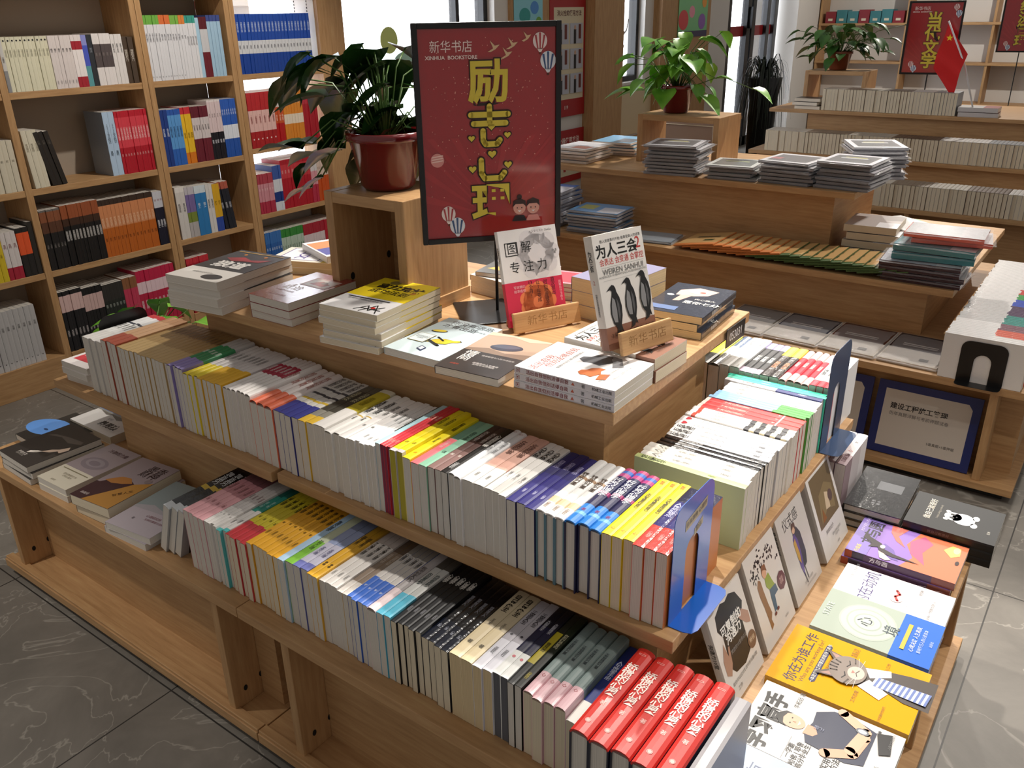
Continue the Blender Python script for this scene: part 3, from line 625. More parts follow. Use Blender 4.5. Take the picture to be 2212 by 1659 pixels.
stack('yellow black lettered book with white lower half', ON, 6, -1.0, 0.335, HT, .252, .185, .0162, 94, dict(bands=[(0, 'e9e6df'), (.36, 'e8cc1e'), (.8, '4a4418')], pg='page1', rnd=.03, front=None, art=[
    ('rect', 0, 0, 1, .4, 'dedcdc'), ('rect', 0, .4, 1, 1, 'e6cb1f'), ('text', '成功法则', .52, .6, .031, '1c1a10', {'bold': .02}), ('text', '富兰克林', .55, .76, .036, '1c1a10', {'bold': .05}), ('poly', circ(.32, .9, .09, .06, 16), '8a7c3a'), ('poly', circ(.86, .68, .045, .03, 12), 'd08a20'), ('rect', .1, .34, .82, .362, '3a3a44'), ('text', '影响世界的励志经典书', .45, .3, .011, '55555e', {}),
    ('m', stroke([(.01, -.115), (.03, -.08), (.05, -.11), (.075, -.075)], .003) + stroke([(.02, -.1), (.08, -.1)], .003) + stroke([(.03, -.12), (.05, -.07), (.08, -.12)], .003), '1c1c1c'), ('poly', circ(.78, .14, .035, .022, 12), 'c8281e')]), jx=.007, jr=2)
bird = [(.0, .0), (.02, .012), (.045, .012), (.062, .02), (.07, .014), (.063, .006), (.05, -.002), (.044, -.018), (.024, -.026), (.0, -.022), (-.012, -.03), (-.008, -.012)]
stack('pale blue book with yellow cartoon bird', ON, 1, -.81, .352, HT, .25, .172, .019, 91, dict(bands=[(0, 'cfe0e6')], pg='page0', rnd=.03, art=[
    ('text', '你没有退路', .56, .9, .0265, '20242c', {'bold': .004}), ('text', '才有出路', .45, .79, .0265, '20242c', {'bold': .004}), ('text', '李尚龙', .83, .79, .01, '444444', {}),
    ('m', [[(x - .012, y - .018) for x, y in bird]], '20242c'), ('m', [[(x * .93 - .01, y * .9 - .018) for x, y in bird]], 'e8c93a'), ('m', stroke([(-.03, -.03), (.02, -.052)], .009) + stroke([(-.015, -.005), (.012, -.02)], .006), '20242c'), ('m', [circ(-.04, .03, .022, .009, 16, .3)], '20242c'), ('m', [circ(-.041, .032, .019, .007, 16, .3)], 'ecd13c'),
    ('m', [[(-.012, -.07), (.008, -.078), (.008, -.1), (-.012, -.092)]], '2a3560'), ('m', [[(-.009, -.074), (.004, -.079), (.004, -.094), (-.009, -.089)]], 'dfe8f0'), ('rect', .07, .28, .36, .5, '8a7a2a'), ('rect', .08, .287, .35, .493, 'dbe8ec'), ('text', '永远别给自己\n留下太多余地\n往前走', .215, .39, .0065, '4a4a4a', {'sp': 1.0})]))
stack('beige and charcoal book with dark planet', ON, 1, -.64, .335, HT, .25, .17, .019, 95, dict(bands=[(0, '3c3637'), (.5, 'b39a86')], pg='page0', rnd=.03, art=[
    ('rect', 0, .48, 1, 1, 'b99f8b'), ('poly', [(0, .48), (1, .48), (1, .62), (.6, .55), (.3, .6), (0, .53)], '8a7464'), ('poly', [(0, .9), (.4, .96), (.7, .9), (1, .97), (1, 1), (0, 1)], 'd2bca6'), ('poly', circ(.52, .68, .24, .085, 26, .12), '3e4250'), ('poly', circ(.5, .7, .2, .05, 22, .12), '565b6a'), ('rect', 0, 0, 1, .48, '35302f'),
    ('text', '情\n商', .2, .34, .036, 'f2efe9', {'sp': .8}), ('text', '情绪管理与人际沟通指南', .63, .4, .008, 'cfc9c4', {}), ('text', '高情商的人更懂得\n如何与世界相处', .6, .2, .0085, 'e4dfda', {'sp': 1.0}), ('text', '出版社', .2, .12, .008, 'c05040', {})]))
orang = [(.0, .0), (.004, .02), (.0, .036), (.012, .052), (.028, .05), (.035, .036), (.05, .03), (.06, .012), (.062, -.012), (.045, -.006), (.03, -.016), (.014, -.008)]
stack('white book with orange tiger and shadow cover', 'at the top board corner', 3, -.397, .334, HT, .247, .176, .0158, 181, dict(bands=[(0, 'cfcbd0')], front='f2f0f0', back='eeeeee', pg='page0', rnd=.02,
    texts=[('活出自我但别活得自我', .68, '7a1f22', .66, .012, False), ('著', .6, '444444', .3, 0, False), ('机械工业出版', .5, '2a2a2a', .12, .01, False), ('▣', .8, '8a2018', .96, 0, False), ('▲', .6, 'b04a2a', .4, 0, False)], art=[
    ('text', '活出自我', .3, .84, .023, 'b5524a', {}), ('text', '但别活得自我', .56, .75, .021, 'b5524a', {}), ('text', '做最好的自己 成为想成为的人', .55, .66, .0085, '555555', {}),
    ('m', [[(x + .012, y * 1.1 - .03) for x, y in orang]], '55565a'), ('m', [[(.02 + x, y) for x, y in ((-.004, -.06), (.055, -.03), (.05, -.055), (.01, -.08))]], '85868a'), ('m', [[(x * .85 - .052, y * .7 - .045) for x, y in orang]], 'c86a34'), ('m', [[(-.06, -.062), (-.03, -.055), (-.02, -.075), (-.05, -.08)]], 'c86a34'),
    ('text', '你的人生不必讨好所有人也能过得很好', .5, .2, .0078, '777777', {}), ('text', '愿你内心温柔而有力量', .5, .12, .0075, '999999', {})]), jx=.003, jr=.5)
PENG = [(-.004, .06), (.002, .064), (.008, .061), (.011, .054), (.012, .045), (.018, .03), (.021, .008), (.019, -.016), (.013, -.038), (.016, -.056), (.01, -.05), (.006, -.058), (-.006, -.062), (-.002, -.055), (.0, -.044), (-.008, -.03), (-.012, -.006), (-.009, .018), (-.003, .036), (.0, .048), (-.005, .053), (-.015, .05)]
def penguins():
    a = []
    for (x, y) in ((-.042, -.042), (.004, -.034), (.05, -.026)):
        a += [('m', [[(px * 1.05 + x, py * .88 + y) for px, py in PENG]], '1a1a1c'), ('m', [[(px * 1.05 + x, py * .88 + y) for px, py in [(-.007, .012), (-.002, .034), (.004, .026), (.006, .0), (.004, -.03), (-.005, -.028), (-.009, -.008)]]], '8d8d8f'), ('m', [[(px * 1.05 + x, py * .88 + y) for px, py in [(.009, .03), (.014, .014), (.014, -.012), (.009, -.03), (.008, 0)]]], '5a5a5c')]
    return a
WEIREN = [('rect', 0, 0, 1, .2, '8f6350'), ('text', '做人是做事的开始 做事是做人的结果', .55, .935, .0075, '444444', {}), ('text', '为人三会', .45, .845, .031, '121212', {'bold': .02}), ('text', '2', .88, .865, .036, 'c02a28', {'sx': .9}), ('text', '会表达 会变通 会掌控', .52, .755, .0165, 'c8413e', {'sx': .84}), ('rect', .1, .712, .95, .714, '999999'), ('text', 'WEIREN SANHUI', .52, .672, .0175, '6a6a6a', {'sx': .93}), ('text', 'HUIBIAODA HUIBIANTONG HUIZHANGKONG', .5, .635, .0068, '777777', {}), ('rect', .1, .6, .95, .602, 'aaaaaa')] + penguins() + [('text', '3 把钥匙 9 个诀窍 54 个实例', .52, .12, .0125, '2e2019', {'sx': .85}), ('text', '写给为人处世的你', .52, .07, .009, '3e2c22', {})]
stack('white penguin book with brown tail band', 'lying under the penguin book easel', 2, -.392, .505, HT, .238, .15, .028, 178, dict(bands=[(0, '8f6350'), (.2, 'e6e2dd')], front='efece8', pg='page1', rnd=.03, art=WEIREN), jx=.003, jr=1)
stack('navy book with pale face on cover', 'beside the number plate', 3, -.392, .845, HT, .25, .165, .0195, -86, dict(bands=[(0, '~22242e')], pg='page2', rnd=.05, texts=[('你是想七个心', .6, 'd8d8d8', .6, .01, False)], art=[
    ('rect', 0, 0, 1, 1, '~2b3040'), ('poly', [(.2, .15), (.55, .1), (.8, .25), (.78, .42), (.5, .4), (.3, .33)], 'd9b3a4'), ('poly', [(.5, .35), (.62, .6), (.72, .62), (.7, .42)], 'd5a898'), ('poly', circ(.5, .24, .16, .08, 18), 'e2c0b2'), ('poly', circ(.42, .25, .05, .03, 10), 'b05a52'), ('rect', .5, .8, .98, .92, '5a6f9a'), ('poly', circ(.85, .45, .06, .03, 12), 'ececec'), ('text', '愿你七分', .25, .62, .024, 'f0eee8', {'bold': .01, 'rot': 180}), ('text', '内心强大', .25, .5, .014, 'e0ded8', {'rot': 180})]), jx=.008, jr=2)
stack('thick cream paged book with lavender cover', 'behind the penguin easel', 3, -.585, .815, HT, .225, .15, .036, 84, dict(bands=[(0, '7d7a96')], pg='page2', rnd=.04, art=[('text', '强大', .4, .6, .045, 'f0eef4', {'bold': .03}), ('text', '自我修炼的心理课', .45, .38, .01, 'd0cede', {})]))
stack('black spined book with rosy portrait cover', 'behind the lavender book', 3, -.43, 1.035, HT, .2, .14, .034, 4, dict(bands=[(0, '~1c1a20')], pg='page2', art=[('rect', .05, .05, .95, .95, 'e0bcae'), ('poly', circ(.5, .5, .3, .25, 18), 'c98a7a')], texts=[('晚熟的人', .5, 'd0d0d0', .5, 0, False)])) if False else None
stack('pink pamphlet', 'behind the red sign base', 4, -.80, .865, HT, .2, .12, .012, 12, dict(bands=[(0, 'd8808a')], art=[('rect', .1, .3, .9, .8, 'c83a48'), ('rect', .15, .1, .85, .14, 'f0d8d8')]))
stack('white line drawing book', 'behind the sign pole', 3, -.945, .84, HT, .235, .15, .017, 83, dict(bands=[(0, 'd9d6d0')], pg='page0', texts=[('小心理', .5, '555555', .3, 0, False)], art=[('m', stroke([(-.06, -.05), (-.03, -.03), (.0, -.05), (.03, -.02), (.05, -.04)], .0012) + stroke([(-.05, -.01), (.0, .0), (.04, .03)], .0012), '8a8a8a'), ('poly', circ(.8, .55, .08, .035, 18), '5a4a44'), ('poly', circ(.8, .55, .06, .022, 18), 'e6ddd8')]))
stack('dark magazine with yellow landscape photo', 'on the line drawing books', 1, -.955, .85, HT + .0525, .22, .15, .012, 100, dict(bands=[(0, '2c2a28')], texts=[('风景旅行', .7, 'c9b26a', .6, 0, False)], art=[('rect', 0, .0, 1, .55, '4a4640'), ('poly', [(.1, .2), (.5, .5), (.95, .3), (.9, .1)], 'c2a040'), ('rect', 0, .55, 1, 1, 'dfe3e8'), ('text', '旅行', .4, .8, .03, '8090a8', {})]))
# left of the wooden cube
stack('white purple drawn book with yellow end', 'in front of the bookcase side of the cube', 2, -1.63, .655, HT, .23, .16, .02, 20, dict(bands=[(0, 'e8dfd0')], pg='page2', art=[('rect', 0, .82, 1, 1, 'e8c83a'), ('rect', .08, .1, .9, .75, '5a4a8a'), ('rect', .1, .12, .88, .73, 'ece9ea'), ('text', '图文', .5, .42, .05, '4a3a8a', {'bold': .02})]), jx=.01, jr=4)
stack('open topped white orange brochure', 'on the purple drawn books', 1, -1.575, .72, HT + .0412, .21, .16, .022, 160, dict(bands=[(0, 'eceaea')], art=[('rect', .05, .1, .95, .5, '4a4a9a'), ('rect', .05, .5, .95, .9, 'e08a4a')]))

# easels with the two upright books
def easel(label, x, y, th, W, z=HT + .0004):
    m = Matrix.Translation((x, y, z)) @ Matrix.Rotation(math.radians(th), 4, 'Z')
    t = thing('book_easel', label, 'easel', 'wooden book easels', m)
    tilt = Matrix.Translation((0, -.012, .03)) @ Matrix.Rotation(math.radians(-14), 4, 'X')
    p = Geo(); p.bbox((-W / 2, -.006, -.026), (W / 2, .004, .026), 'bamboo', .003)
    p.text('新华书店', .026, '9a7040', Matrix.Translation((0, -.0063, 0)) @ Matrix.Rotation(math.pi / 2, 4, 'X'), bold=-.01, sx=1.15)
    p.obj('front_plank', t, tilt)
    for sx in (-1, 1):
        a = Geo(); a.bbox((sx * W * .36 - .007, -.014, 0), (sx * W * .36 + .007, .066, .013), 'bamboo', .002); a.obj('foot', t)
        b = Geo(); b.bbox((sx * W * .36 - .007, -.006, 0), (sx * W * .36 + .007, .006, .12), 'bamboo', .002); b.obj('back_upright', t, Matrix.Translation((0, .048, .014)) @ Matrix.Rotation(math.radians(-18), 4, 'X'))
    return m
def on_easel(m, spec, label, dx=0, back=16, z=.014, y=.004):
    s, c = math.sin(math.radians(back)), math.cos(math.radians(back)); W = spec['W']; L = spec['L']
    yd = Vector((0, s, c)); zd = Vector((-1, 0, 0)); xd = yd.cross(zd)
    o = Vector((W / 2 + dx, y, z)) - xd * spec['T']
    q = Matrix((xd, yd, zd)).transposed().to_4x4(); q.translation = o
    book(m @ q, spec, label)
E1 = easel('wooden easel holding the white and pink focus book', -.677, .593, 64, .195)
on_easel(E1, dict(L=.243, W=.168, T=.017, bands=[(0, 'd2304e'), (.46, 'eceaea')], front='ecebeb', pg='page0', texts=[('图解专注力', .55, '2a2a2a', .75)], art=[
    ('m', [circ(.02 + .045 * math.cos(a), .055 + .045 * math.sin(a), .022, .022, 14) for a in [i * .7 for i in range(9)]] + [circ(.02, .055, .05, .05)], 'dedcdf'), ('text', 'メンタリスト DaiGo', .72, .955, .0075, '333333', {}),
    ('text', '图 解', .33, .8, .031, '161616', {}), ('m', stroke([(-.068, .089), (-.034, .089), (-.034, .057), (-.068, .057), (-.068, .089)], .0022), '161616'), ('text', '专 注 力', .45, .6, .031, '161616', {}), ('text', '大吾\n著', .93, .72, .007, '555555', {}),
    ('rect', 0, 0, 1, .46, 'd42a4e'), ('m', [circ(.005 + .034 * math.cos(a), -.068 + .034 * math.sin(a), .02, .02, 14) for a in [i * .7 for i in range(9)]] + [circ(.005, -.068, .044, .044)], 'ec8350'),
    ('text', '首\n次\n提\n出', .82, .36, .0125, '2a1018', {'sp': .9}), ('text', '时\n间\n密\n度\n理\n念', .69, .3, .0125, '2a1018', {'sp': .9}), ('text', '让\n1\n年\n变\n成', .56, .33, .0125, '2a1018', {'sp': .9}), ('text', '13\n个\n月\n!', .43, .36, .0125, '2a1018', {'sp': .9}), ('text', '写效懒的\n给率癌你', .24, .38, .0085, 'f4c8d0', {'sp': 1.2}), ('text', '图\n解\n自\n分\n を\n操\nる', .94, .3, .008, 'f4b8c4', {'sp': .95}), ('text', '日本知名能力研究大师', .3, .13, .0095, '5a0c1c', {}), ('text', '大吾', .14, .09, .0095, '5a0c1c', {}), ('text', '已让20万人成功逆袭!', .3, .05, .0095, '5a0c1c', {})]), 'white and pink book about focus standing on an easel', dx=-.012)
E2 = easel('wooden easel holding the white penguin book', -.331, .469, 74, .16, .9978)
on_easel(E2, dict(L=.25, W=.15, T=.026, bands=[(0, '8f6350'), (.2, 'd8d2cb')], front='ece8e3', pg='page0', texts=[('为人三会', .5, '161616', .78, .015), ('2', .5, 'b03030', .6), ('会表达会变通会掌控', .26, '444444', .4)], art=WEIREN), 'white penguin book standing upright on an easel', dx=-.019)

# wooden display cube
t = thing('display_cube', 'open oak cube carrying the dark potted pothos', 'display cube', loc=(-1.295, .44, HT))
cw, cd, chh, ct = .29, .25, .316, .03
Geo().bbox((0, 0, 0.0004), (ct, cd, chh), 'woodZ').obj('side_panel', t)
p = Geo(); p.bbox((cw - ct, 0, 0.0004), (cw, cd, chh), 'woodZ')
p.obj('side_panel', t)
Geo().bbox((ct, .001, chh - ct), (cw - ct, cd - .001, chh - .001), 'woodX').obj('top_panel', t)
Geo().bbox((ct, .004, 0.0004), (cw - ct, cd - .004, .022), 'woodX').obj('bottom_panel', t)
p = Geo()
for (y, z) in ((.05, .07), (.2, .1)): p.poly([(ct + .0006, y + a, z + b) for a, b in circ(0, 0, .008, .011, 14)], 'hole')
Geo().bbox((ct, cd - .03, .022), (cw - ct, cd - .012, chh - ct), 'woodX').obj('back_panel', t)
p.obj('cam_fitting', t)
Geo().bbox((cw, .0, 0.0004), (cw + .006, cd, .034), 'woodY', .001).obj('foot_strip', t)

# the red category sign
def red_sign(label, x, y, zb, w, h, chars, z0, base=True, detail=True, poleh=None, group='red category signs', th=0):
    t = thing('category_sign', label, 'sign', group, Matrix.Translation((x, y, z0)) @ Matrix.Rotation(math.radians(th), 4, 'Z')); hz = zb - z0; b = .014 * w / .37; d = .01
    fr = Geo()
    fr.bbox((-w / 2, -d, hz), (-w / 2 + b, d, hz + h), 'black'); fr.bbox((w / 2 - b, -d, hz), (w / 2, d, hz + h), 'black'); fr.bbox((-w / 2 + b, -d, hz), (w / 2 - b, d, hz + b), 'black'); fr.bbox((-w / 2 + b, -d, hz + h - b), (w / 2 - b, d, hz + h), 'black')
    fr.box((-w / 2 + b, 0, hz + b), (w / 2 - b, d - .002, hz + h - b), 'black'); fr.obj('frame', t)
    po = Geo(); F = lambda k=0: Matrix.Translation((0, -.0035 - .0004 * k, hz)) @ Matrix.Rotation(math.pi / 2, 4, 'X')
    def P(pts, k, layer=1): po.poly([(a, c, 0) for a, c in pts], k, F(layer))
    po.box((-w / 2 + b, -.003, hz + b), (w / 2 - b, 0, hz + h - b), '=9c1218')
    iw, ih = w - 2 * b, h - 2 * b
    # lighter rays
    for i in range(14):
        a = math.pi * (i + .2) / 14; r0 = .05
        def clip(ang, r): return (max(-iw / 2, min(iw / 2, r * math.cos(ang))), max(b, min(b + ih * .5, b + ih * .12 + r * math.sin(ang))))
        P([clip(a, r0), clip(a + .07, r0), clip(a + .07, .3), clip(a, .3)], '=a61a1e', 0.3)
    rr = random.Random(5)
    if detail:
        for i in range(240):
            px, py = rr.gauss(0, .11), h * .62 + rr.gauss(0, .1)
            if abs(px) < iw / 2 - .01 and b + .02 < py < h - b - .02:
                s_ = rr.uniform(.0008, .0022); a = rr.uniform(0, 6); P([(px + s_ * math.cos(a + j * 2.1), py + s_ * math.sin(a + j * 2.1)) for j in range(3)], 'e8a090', 2)
    def balloon(cx, cy, r, c1, c2):
        P(circ(cx, cy, r, r * 1.1, 24), c1, 3)
        for k in (-.62, 0, .62): P([(cx + k * r - r * .14, cy + r * (.75 if k else 1.05)), (cx + k * r + r * .14, cy + r * (.75 if k else 1.05)), (cx + k * r * .5 + r * .08, cy - r * 1.0), (cx + k * r * .5 - r * .08, cy - r * 1.0)], c2, 4)
        P([(cx - r * .45, cy - r * .9), (cx + r * .45, cy - r * .9), (cx + r * .15, cy - r * 1.45), (cx - r * .15, cy - r * 1.45)], c1, 3); P([(cx - r * .16, cy - r * 1.5), (cx + r * .16, cy - r * 1.5), (cx + r * .12, cy - r * 1.75), (cx - r * .12, cy - r * 1.75)], '5a2a1a', 4)
    k = w / .45
    balloon(w * .355, h * .915, .022 * k, 'e8d8d4', 'a83a40'); balloon(w * .41, h * .83, .024 * k, 'dfe3ea', '3a5580')
    balloon(-w * .31, h * .145, .022 * k, 'e8d8d4', 'a83a40'); balloon(-w * .25, h * .085, .024 * k, 'dfe3ea', '3a5580')
    if detail:
        for (cx, cy, s_) in ((.02, .895, 1), (.1, .905, 1), (.165, .935, .8), (.075, .865, 1)):
            cx *= w * 1.55; P([(cx - .012 * s_, h * cy - .012 * s_), (cx + .002, h * cy - .004), (cx - .006 * s_, h * cy + .014 * s_), (cx + .006 * s_, h * cy + .002), (cx + .018 * s_, h * cy + .004), (cx + .008 * s_, h * cy - .006), (cx - .004, h * cy - .012)], 'd8b890', 3)
        P(circ(-w * .37, h * .4, .017, .017, 20), 'd8908a', 3)
        for q in (-.5, 0, .5): P([(-w * .37 - .015, h * .4 + q * .012), (-w * .37 + .015, h * .4 + q * .012 + .004), (-w * .37 + .014, h * .4 + q * .012 + .007), (-w * .37 - .014, h * .4 + q * .012 + .003)], 'f0ccc4', 4)
        for (cx, hair, sk) in ((.2, '2a1414', 'd8a090'), (.3, '2a1414', 'd8a090')):
            cx *= w; P(circ(cx, h * .155, .0165, .017, 18), sk, 3); P([(cx - .018, h * .155 + .002), (cx - .016, h * .155 + .018), (cx, h * .155 + .025), (cx + .016, h * .155 + .018), (cx + .018, h * .155 + .002), (cx + .01, h * .155 + .01), (cx - .01, h * .155 + .01)], hair, 4)
            P([(cx - .02, h * .09), (cx - .012, h * .118), (cx + .012, h * .118), (cx + .02, h * .09)], '1a1a22' if cx < w * .25 else 'd89088', 3)
            for ex in (-.006, .006): P(circ(cx + ex, h * .155, .0017, .002, 8), '2a1414', 5)
            P([(cx - .005, h * .155 - .007), (cx + .005, h * .155 - .007), (cx, h * .155 - .011)], 'ffffff', 5)
        P(circ(.2 * w, h * .155 + .028, .007, .007, 12), '2a1414', 4)
    po.text('新华书店', .036 * k, 'f2dcd6', F(3) @ Matrix.Translation((-w * .245, h * .895, 0)) @ Matrix.Shear('XY', 4, (0.0, 0.0)), bold=0.0, sx=.9); po.text('XINHUA  BOOKSTORE', .0145 * k, 'f2dcd6', F(3) @ Matrix.Translation((-w * .245, h * .852, 0)), bold=.02, sx=1.05)
    po.obj('poster', t)
    ti = Geo(); n = len(chars); cs = .15 * k if n == 4 else .15 * k
    for i, ch in enumerate(chars):
        cy = h * (.735 - .187 * i)
        if detail and ch in '心志':
            S = []; q = .062 * k
            oy = 0 if ch == '心' else -.028 * k; s_ = 1.0 if ch == '心' else .72
            if ch == '志':
                S += [((-.058 * k, .034 * k), (.058 * k, .034 * k)), ((-.05 * k, .008 * k), (.05 * k, .008 * k)), ((0, .058 * k), (0, .008 * k))]
            body = [(-.03 * s_ * k, .02 * s_ * k + oy), (-.03 * s_ * k, -.02 * s_ * k + oy), (-.02 * s_ * k, -.036 * s_ * k + oy), (.03 * s_ * k, -.036 * s_ * k + oy), (.043 * s_ * k, -.02 * s_ * k + oy)]
            segs = [list(a) for a in S] + [body]
            hs = [(-.058 * k, -.006 * s_ * k + oy * 1.1, .024 * k * s_ ** .5), (.055 * k, .004 * s_ * k + oy * 1.1, .024 * k * s_ ** .5), (.005 * k, .038 * s_ * k + oy * 1.05, .026 * k * s_ ** .5)]
            for wd_, col, ly in ((.026 * k, '2a120a', 5), (.017 * k, 'd8c443', 6)):
                for sg in segs:
                    for pl in stroke([(a, c + cy) for a, c in sg], wd_): ti.poly([(a, c, 0) for a, c in pl], col, F(ly))
                for (hx, hy, hw) in hs: ti.poly([(a, c, 0) for a, c in heart(hx, hy + cy, hw * (1.35 if ly == 5 else 1.0))], col, F(ly))
        else:
            ti.text(ch, cs * .86, '2a120a', F(5) @ Matrix.Translation((0, cy, 0)), bold=.055); ti.text(ch, cs * .86, 'd8c443', F(6) @ Matrix.Translation((0, cy, 0)), bold=.028)
    ti.obj('title_characters', t)
    ph = hz if poleh is None else poleh
    Geo().tube([(.01, .004, hz - ph), (.01, .004, hz + .02)], .0055 * k, 'black', 10).obj('pole', t)
    if base: Geo().bbox((-.1, -.1, 0.0004), (.1, .1, .004), 'black', .0015).obj('base_plate', t)
    return t
red_sign('tall red sign reading 励志心理 in front of the dark plant', -.862, .622, 1.139, .366, .531, '励志心理', HT, th=48)

# ------------------------------------------------------------ island one, base shelf: books lying at the far left end
def flatbook(label, cx, cy, z, L, W, T, th, spec, name=None):
    return book(flat(cx, cy, z, L, W, T, th), dict(L=L, W=W, T=T, **spec), label, None, name)
stack('charcoal book with pale animal photo', 'at the shelf end', 3, -2.03, -.105, HB, .225, .182, .02, 88, dict(bands=[(0, '2c2a29')], pg='page0', rnd=.03, art=[
    ('rect', 0, 0, 1, 1, '322e2c'), ('poly', [(.1, .62), (.4, .7), (.7, .66), (.95, .74), (.9, .8), (.5, .76), (.2, .7)], '57504b'), ('poly', [(.62, .32), (.78, .38), (.86, .46), (.94, .44), (.98, .56), (.9, .62), (.82, .5), (.72, .44)], 'cdb5a2'), ('poly', [(.45, .2), (.6, .28), (.66, .34), (.55, .32), (.44, .26)], 'd6cec4'), ('text', '养育男孩', .42, .16, .012, 'c9c2ba', {}), ('text', '做最好的父亲', .42, .12, .007, '9a948c', {})]), jx=.006, jr=3)
flatbook('charcoal book with blue round lid picture behind the charcoal stack', -2.19, .0, HB, .2, .19, .02, 88, dict(bands=[(0, '2a2826')], pg='page0', art=[('poly', circ(.2, .45, .46, .26, 26, .2), '5f95dd'), ('poly', circ(.26, .38, .06, .025, 12), '24406a'), ('text', '养育男孩', .6, .8, .014, 'a8a098', {})]))
flatbook('white book with blue sky strip and black title', -2.09, .112, HB, .17, .235, .022, 92, dict(bands=[(0, 'e8e6e3')], pg='page1', art=[('rect', 0, .84, 1, .98, '9a9a94'), ('rect', .0, .88, .85, .95, '4d86d6'), ('poly', [(.1, .84), (.3, .76), (.4, .82), (.6, .72), (.75, .8), (.9, .84)], '76726c'), ('text', '养男孩', .68, .4, .03, '26262a', {'bold': .03}), ('text', '如何', .55, .56, .014, '9a9aa0', {})])) if False else None
flatbook('white book with blue sky strip and black title by the riser', -2.11, .12, HB, .125, .245, .028, 90, dict(bands=[(0, 'e8e6e3')], pg='page1', art=[('rect', 0, .8, 1, .98, '9a9a94'), ('rect', .0, .86, .85, .96, '4d86d6'), ('poly', [(.1, .8), (.3, .7), (.4, .76), (.6, .64), (.75, .74), (.9, .8)], '76726c'), ('text', '养男孩', .66, .34, .032, '26262a', {'bold': .03}), ('text', '如何', .5, .58, .014, '9a9aa0', {})]))
stack('cream and grey book with swirl picture', 'x', 2, -1.838, -.09, HB, .24, .148, .02, 92, dict(bands=[(0, 'd9d2c0')], pg='page0', rnd=.03, art=[
    ('rect', 0, 0, 1, .36, 'dcd5c2'), ('rect', 0, .36, 1, 1, '9f9296'), ('poly', circ(.5, .56, .36, .13, 24), '8a7f86'), ('poly', circ(.5, .57, .26, .085, 24), '9a9096'), ('poly', circ(.5, .56, .16, .05, 24), '857a82'), ('text', '冷静的力量', .56, .86, .018, '4a2a2c', {'bold': .005}), ('rect', .1, .3, .92, .315, '8a8268'), ('text', '控制情绪的艺术\n让内心强大', .55, .2, .009, '9a927e', {'sp': 1.1}), ('text', '出版社', .4, .06, .008, '9a927e', {})]), jx=.004, jr=2)
stack('plum book with orange desert triangle', 'x', 2, -1.625, -.1, HB, .238, .162, .03, 96, dict(bands=[(0, '5a463c')], front='8d7d80', pg='page1', rnd=.03, art=[
    ('rect', 0, 0, 1, 1, '9a8c90'), ('rect', 0, 0, 1, .36, '3a2024'), ('poly', [(0, .3), (.25, .5), (.5, .56), (.72, .5), (.72, .3), (.4, .0), (0, 0)], '40252a'), ('poly', [(.1, .42), (.3, .56), (.5, .58), (.66, .5), (.5, .44), (.3, .4)], 'b0763c'), ('poly', [(.3, 0), (1, 0), (1, .62), (.72, .5)], 'b5823c'), ('text', '墨香\n财神', .68, .78, .035, '2c1a1c', {'bold': .0, 'sp': .8}), ('poly', circ(.86, .62, .07, .045, 16), '8a7c7e'), ('text', '智慧人生', .8, .3, .014, '5a3c18', {'rot': 52}), ('text', '典藏版', .2, .1, .011, 'd0c0bc', {})]), jx=.008, jr=3)
stack('pale grey book with misty branches cover', 'x', 2, -1.443, -.105, HB, .235, .172, .02, 97, dict(bands=[(0, 'c3bcc2')], front='b8aeb6', pg='page0', rnd=.03, art=[('rect', 0, .42, 1, 1, '8e9a9c'), ('poly', [(0, .42), (.3, .5), (.6, .44), (1, .52), (1, .4), (0, .38)], 'a9a4aa'), ('m', stroke([(-.02, .02), (.02, .05), (.05, .09)], .001) + stroke([(.02, .05), (.0, .09)], .001) + stroke([(.01, .04), (.06, .05)], .001), '6a7478'), ('text', '心理研究所', .6, .3, .011, '8a5a62', {}), ('text', '生命的重建与治愈', .7, .24, .009, '8a5a62', {}), ('text', '著', .3, .2, .01, '6a6066', {})]), jx=.012, jr=4)

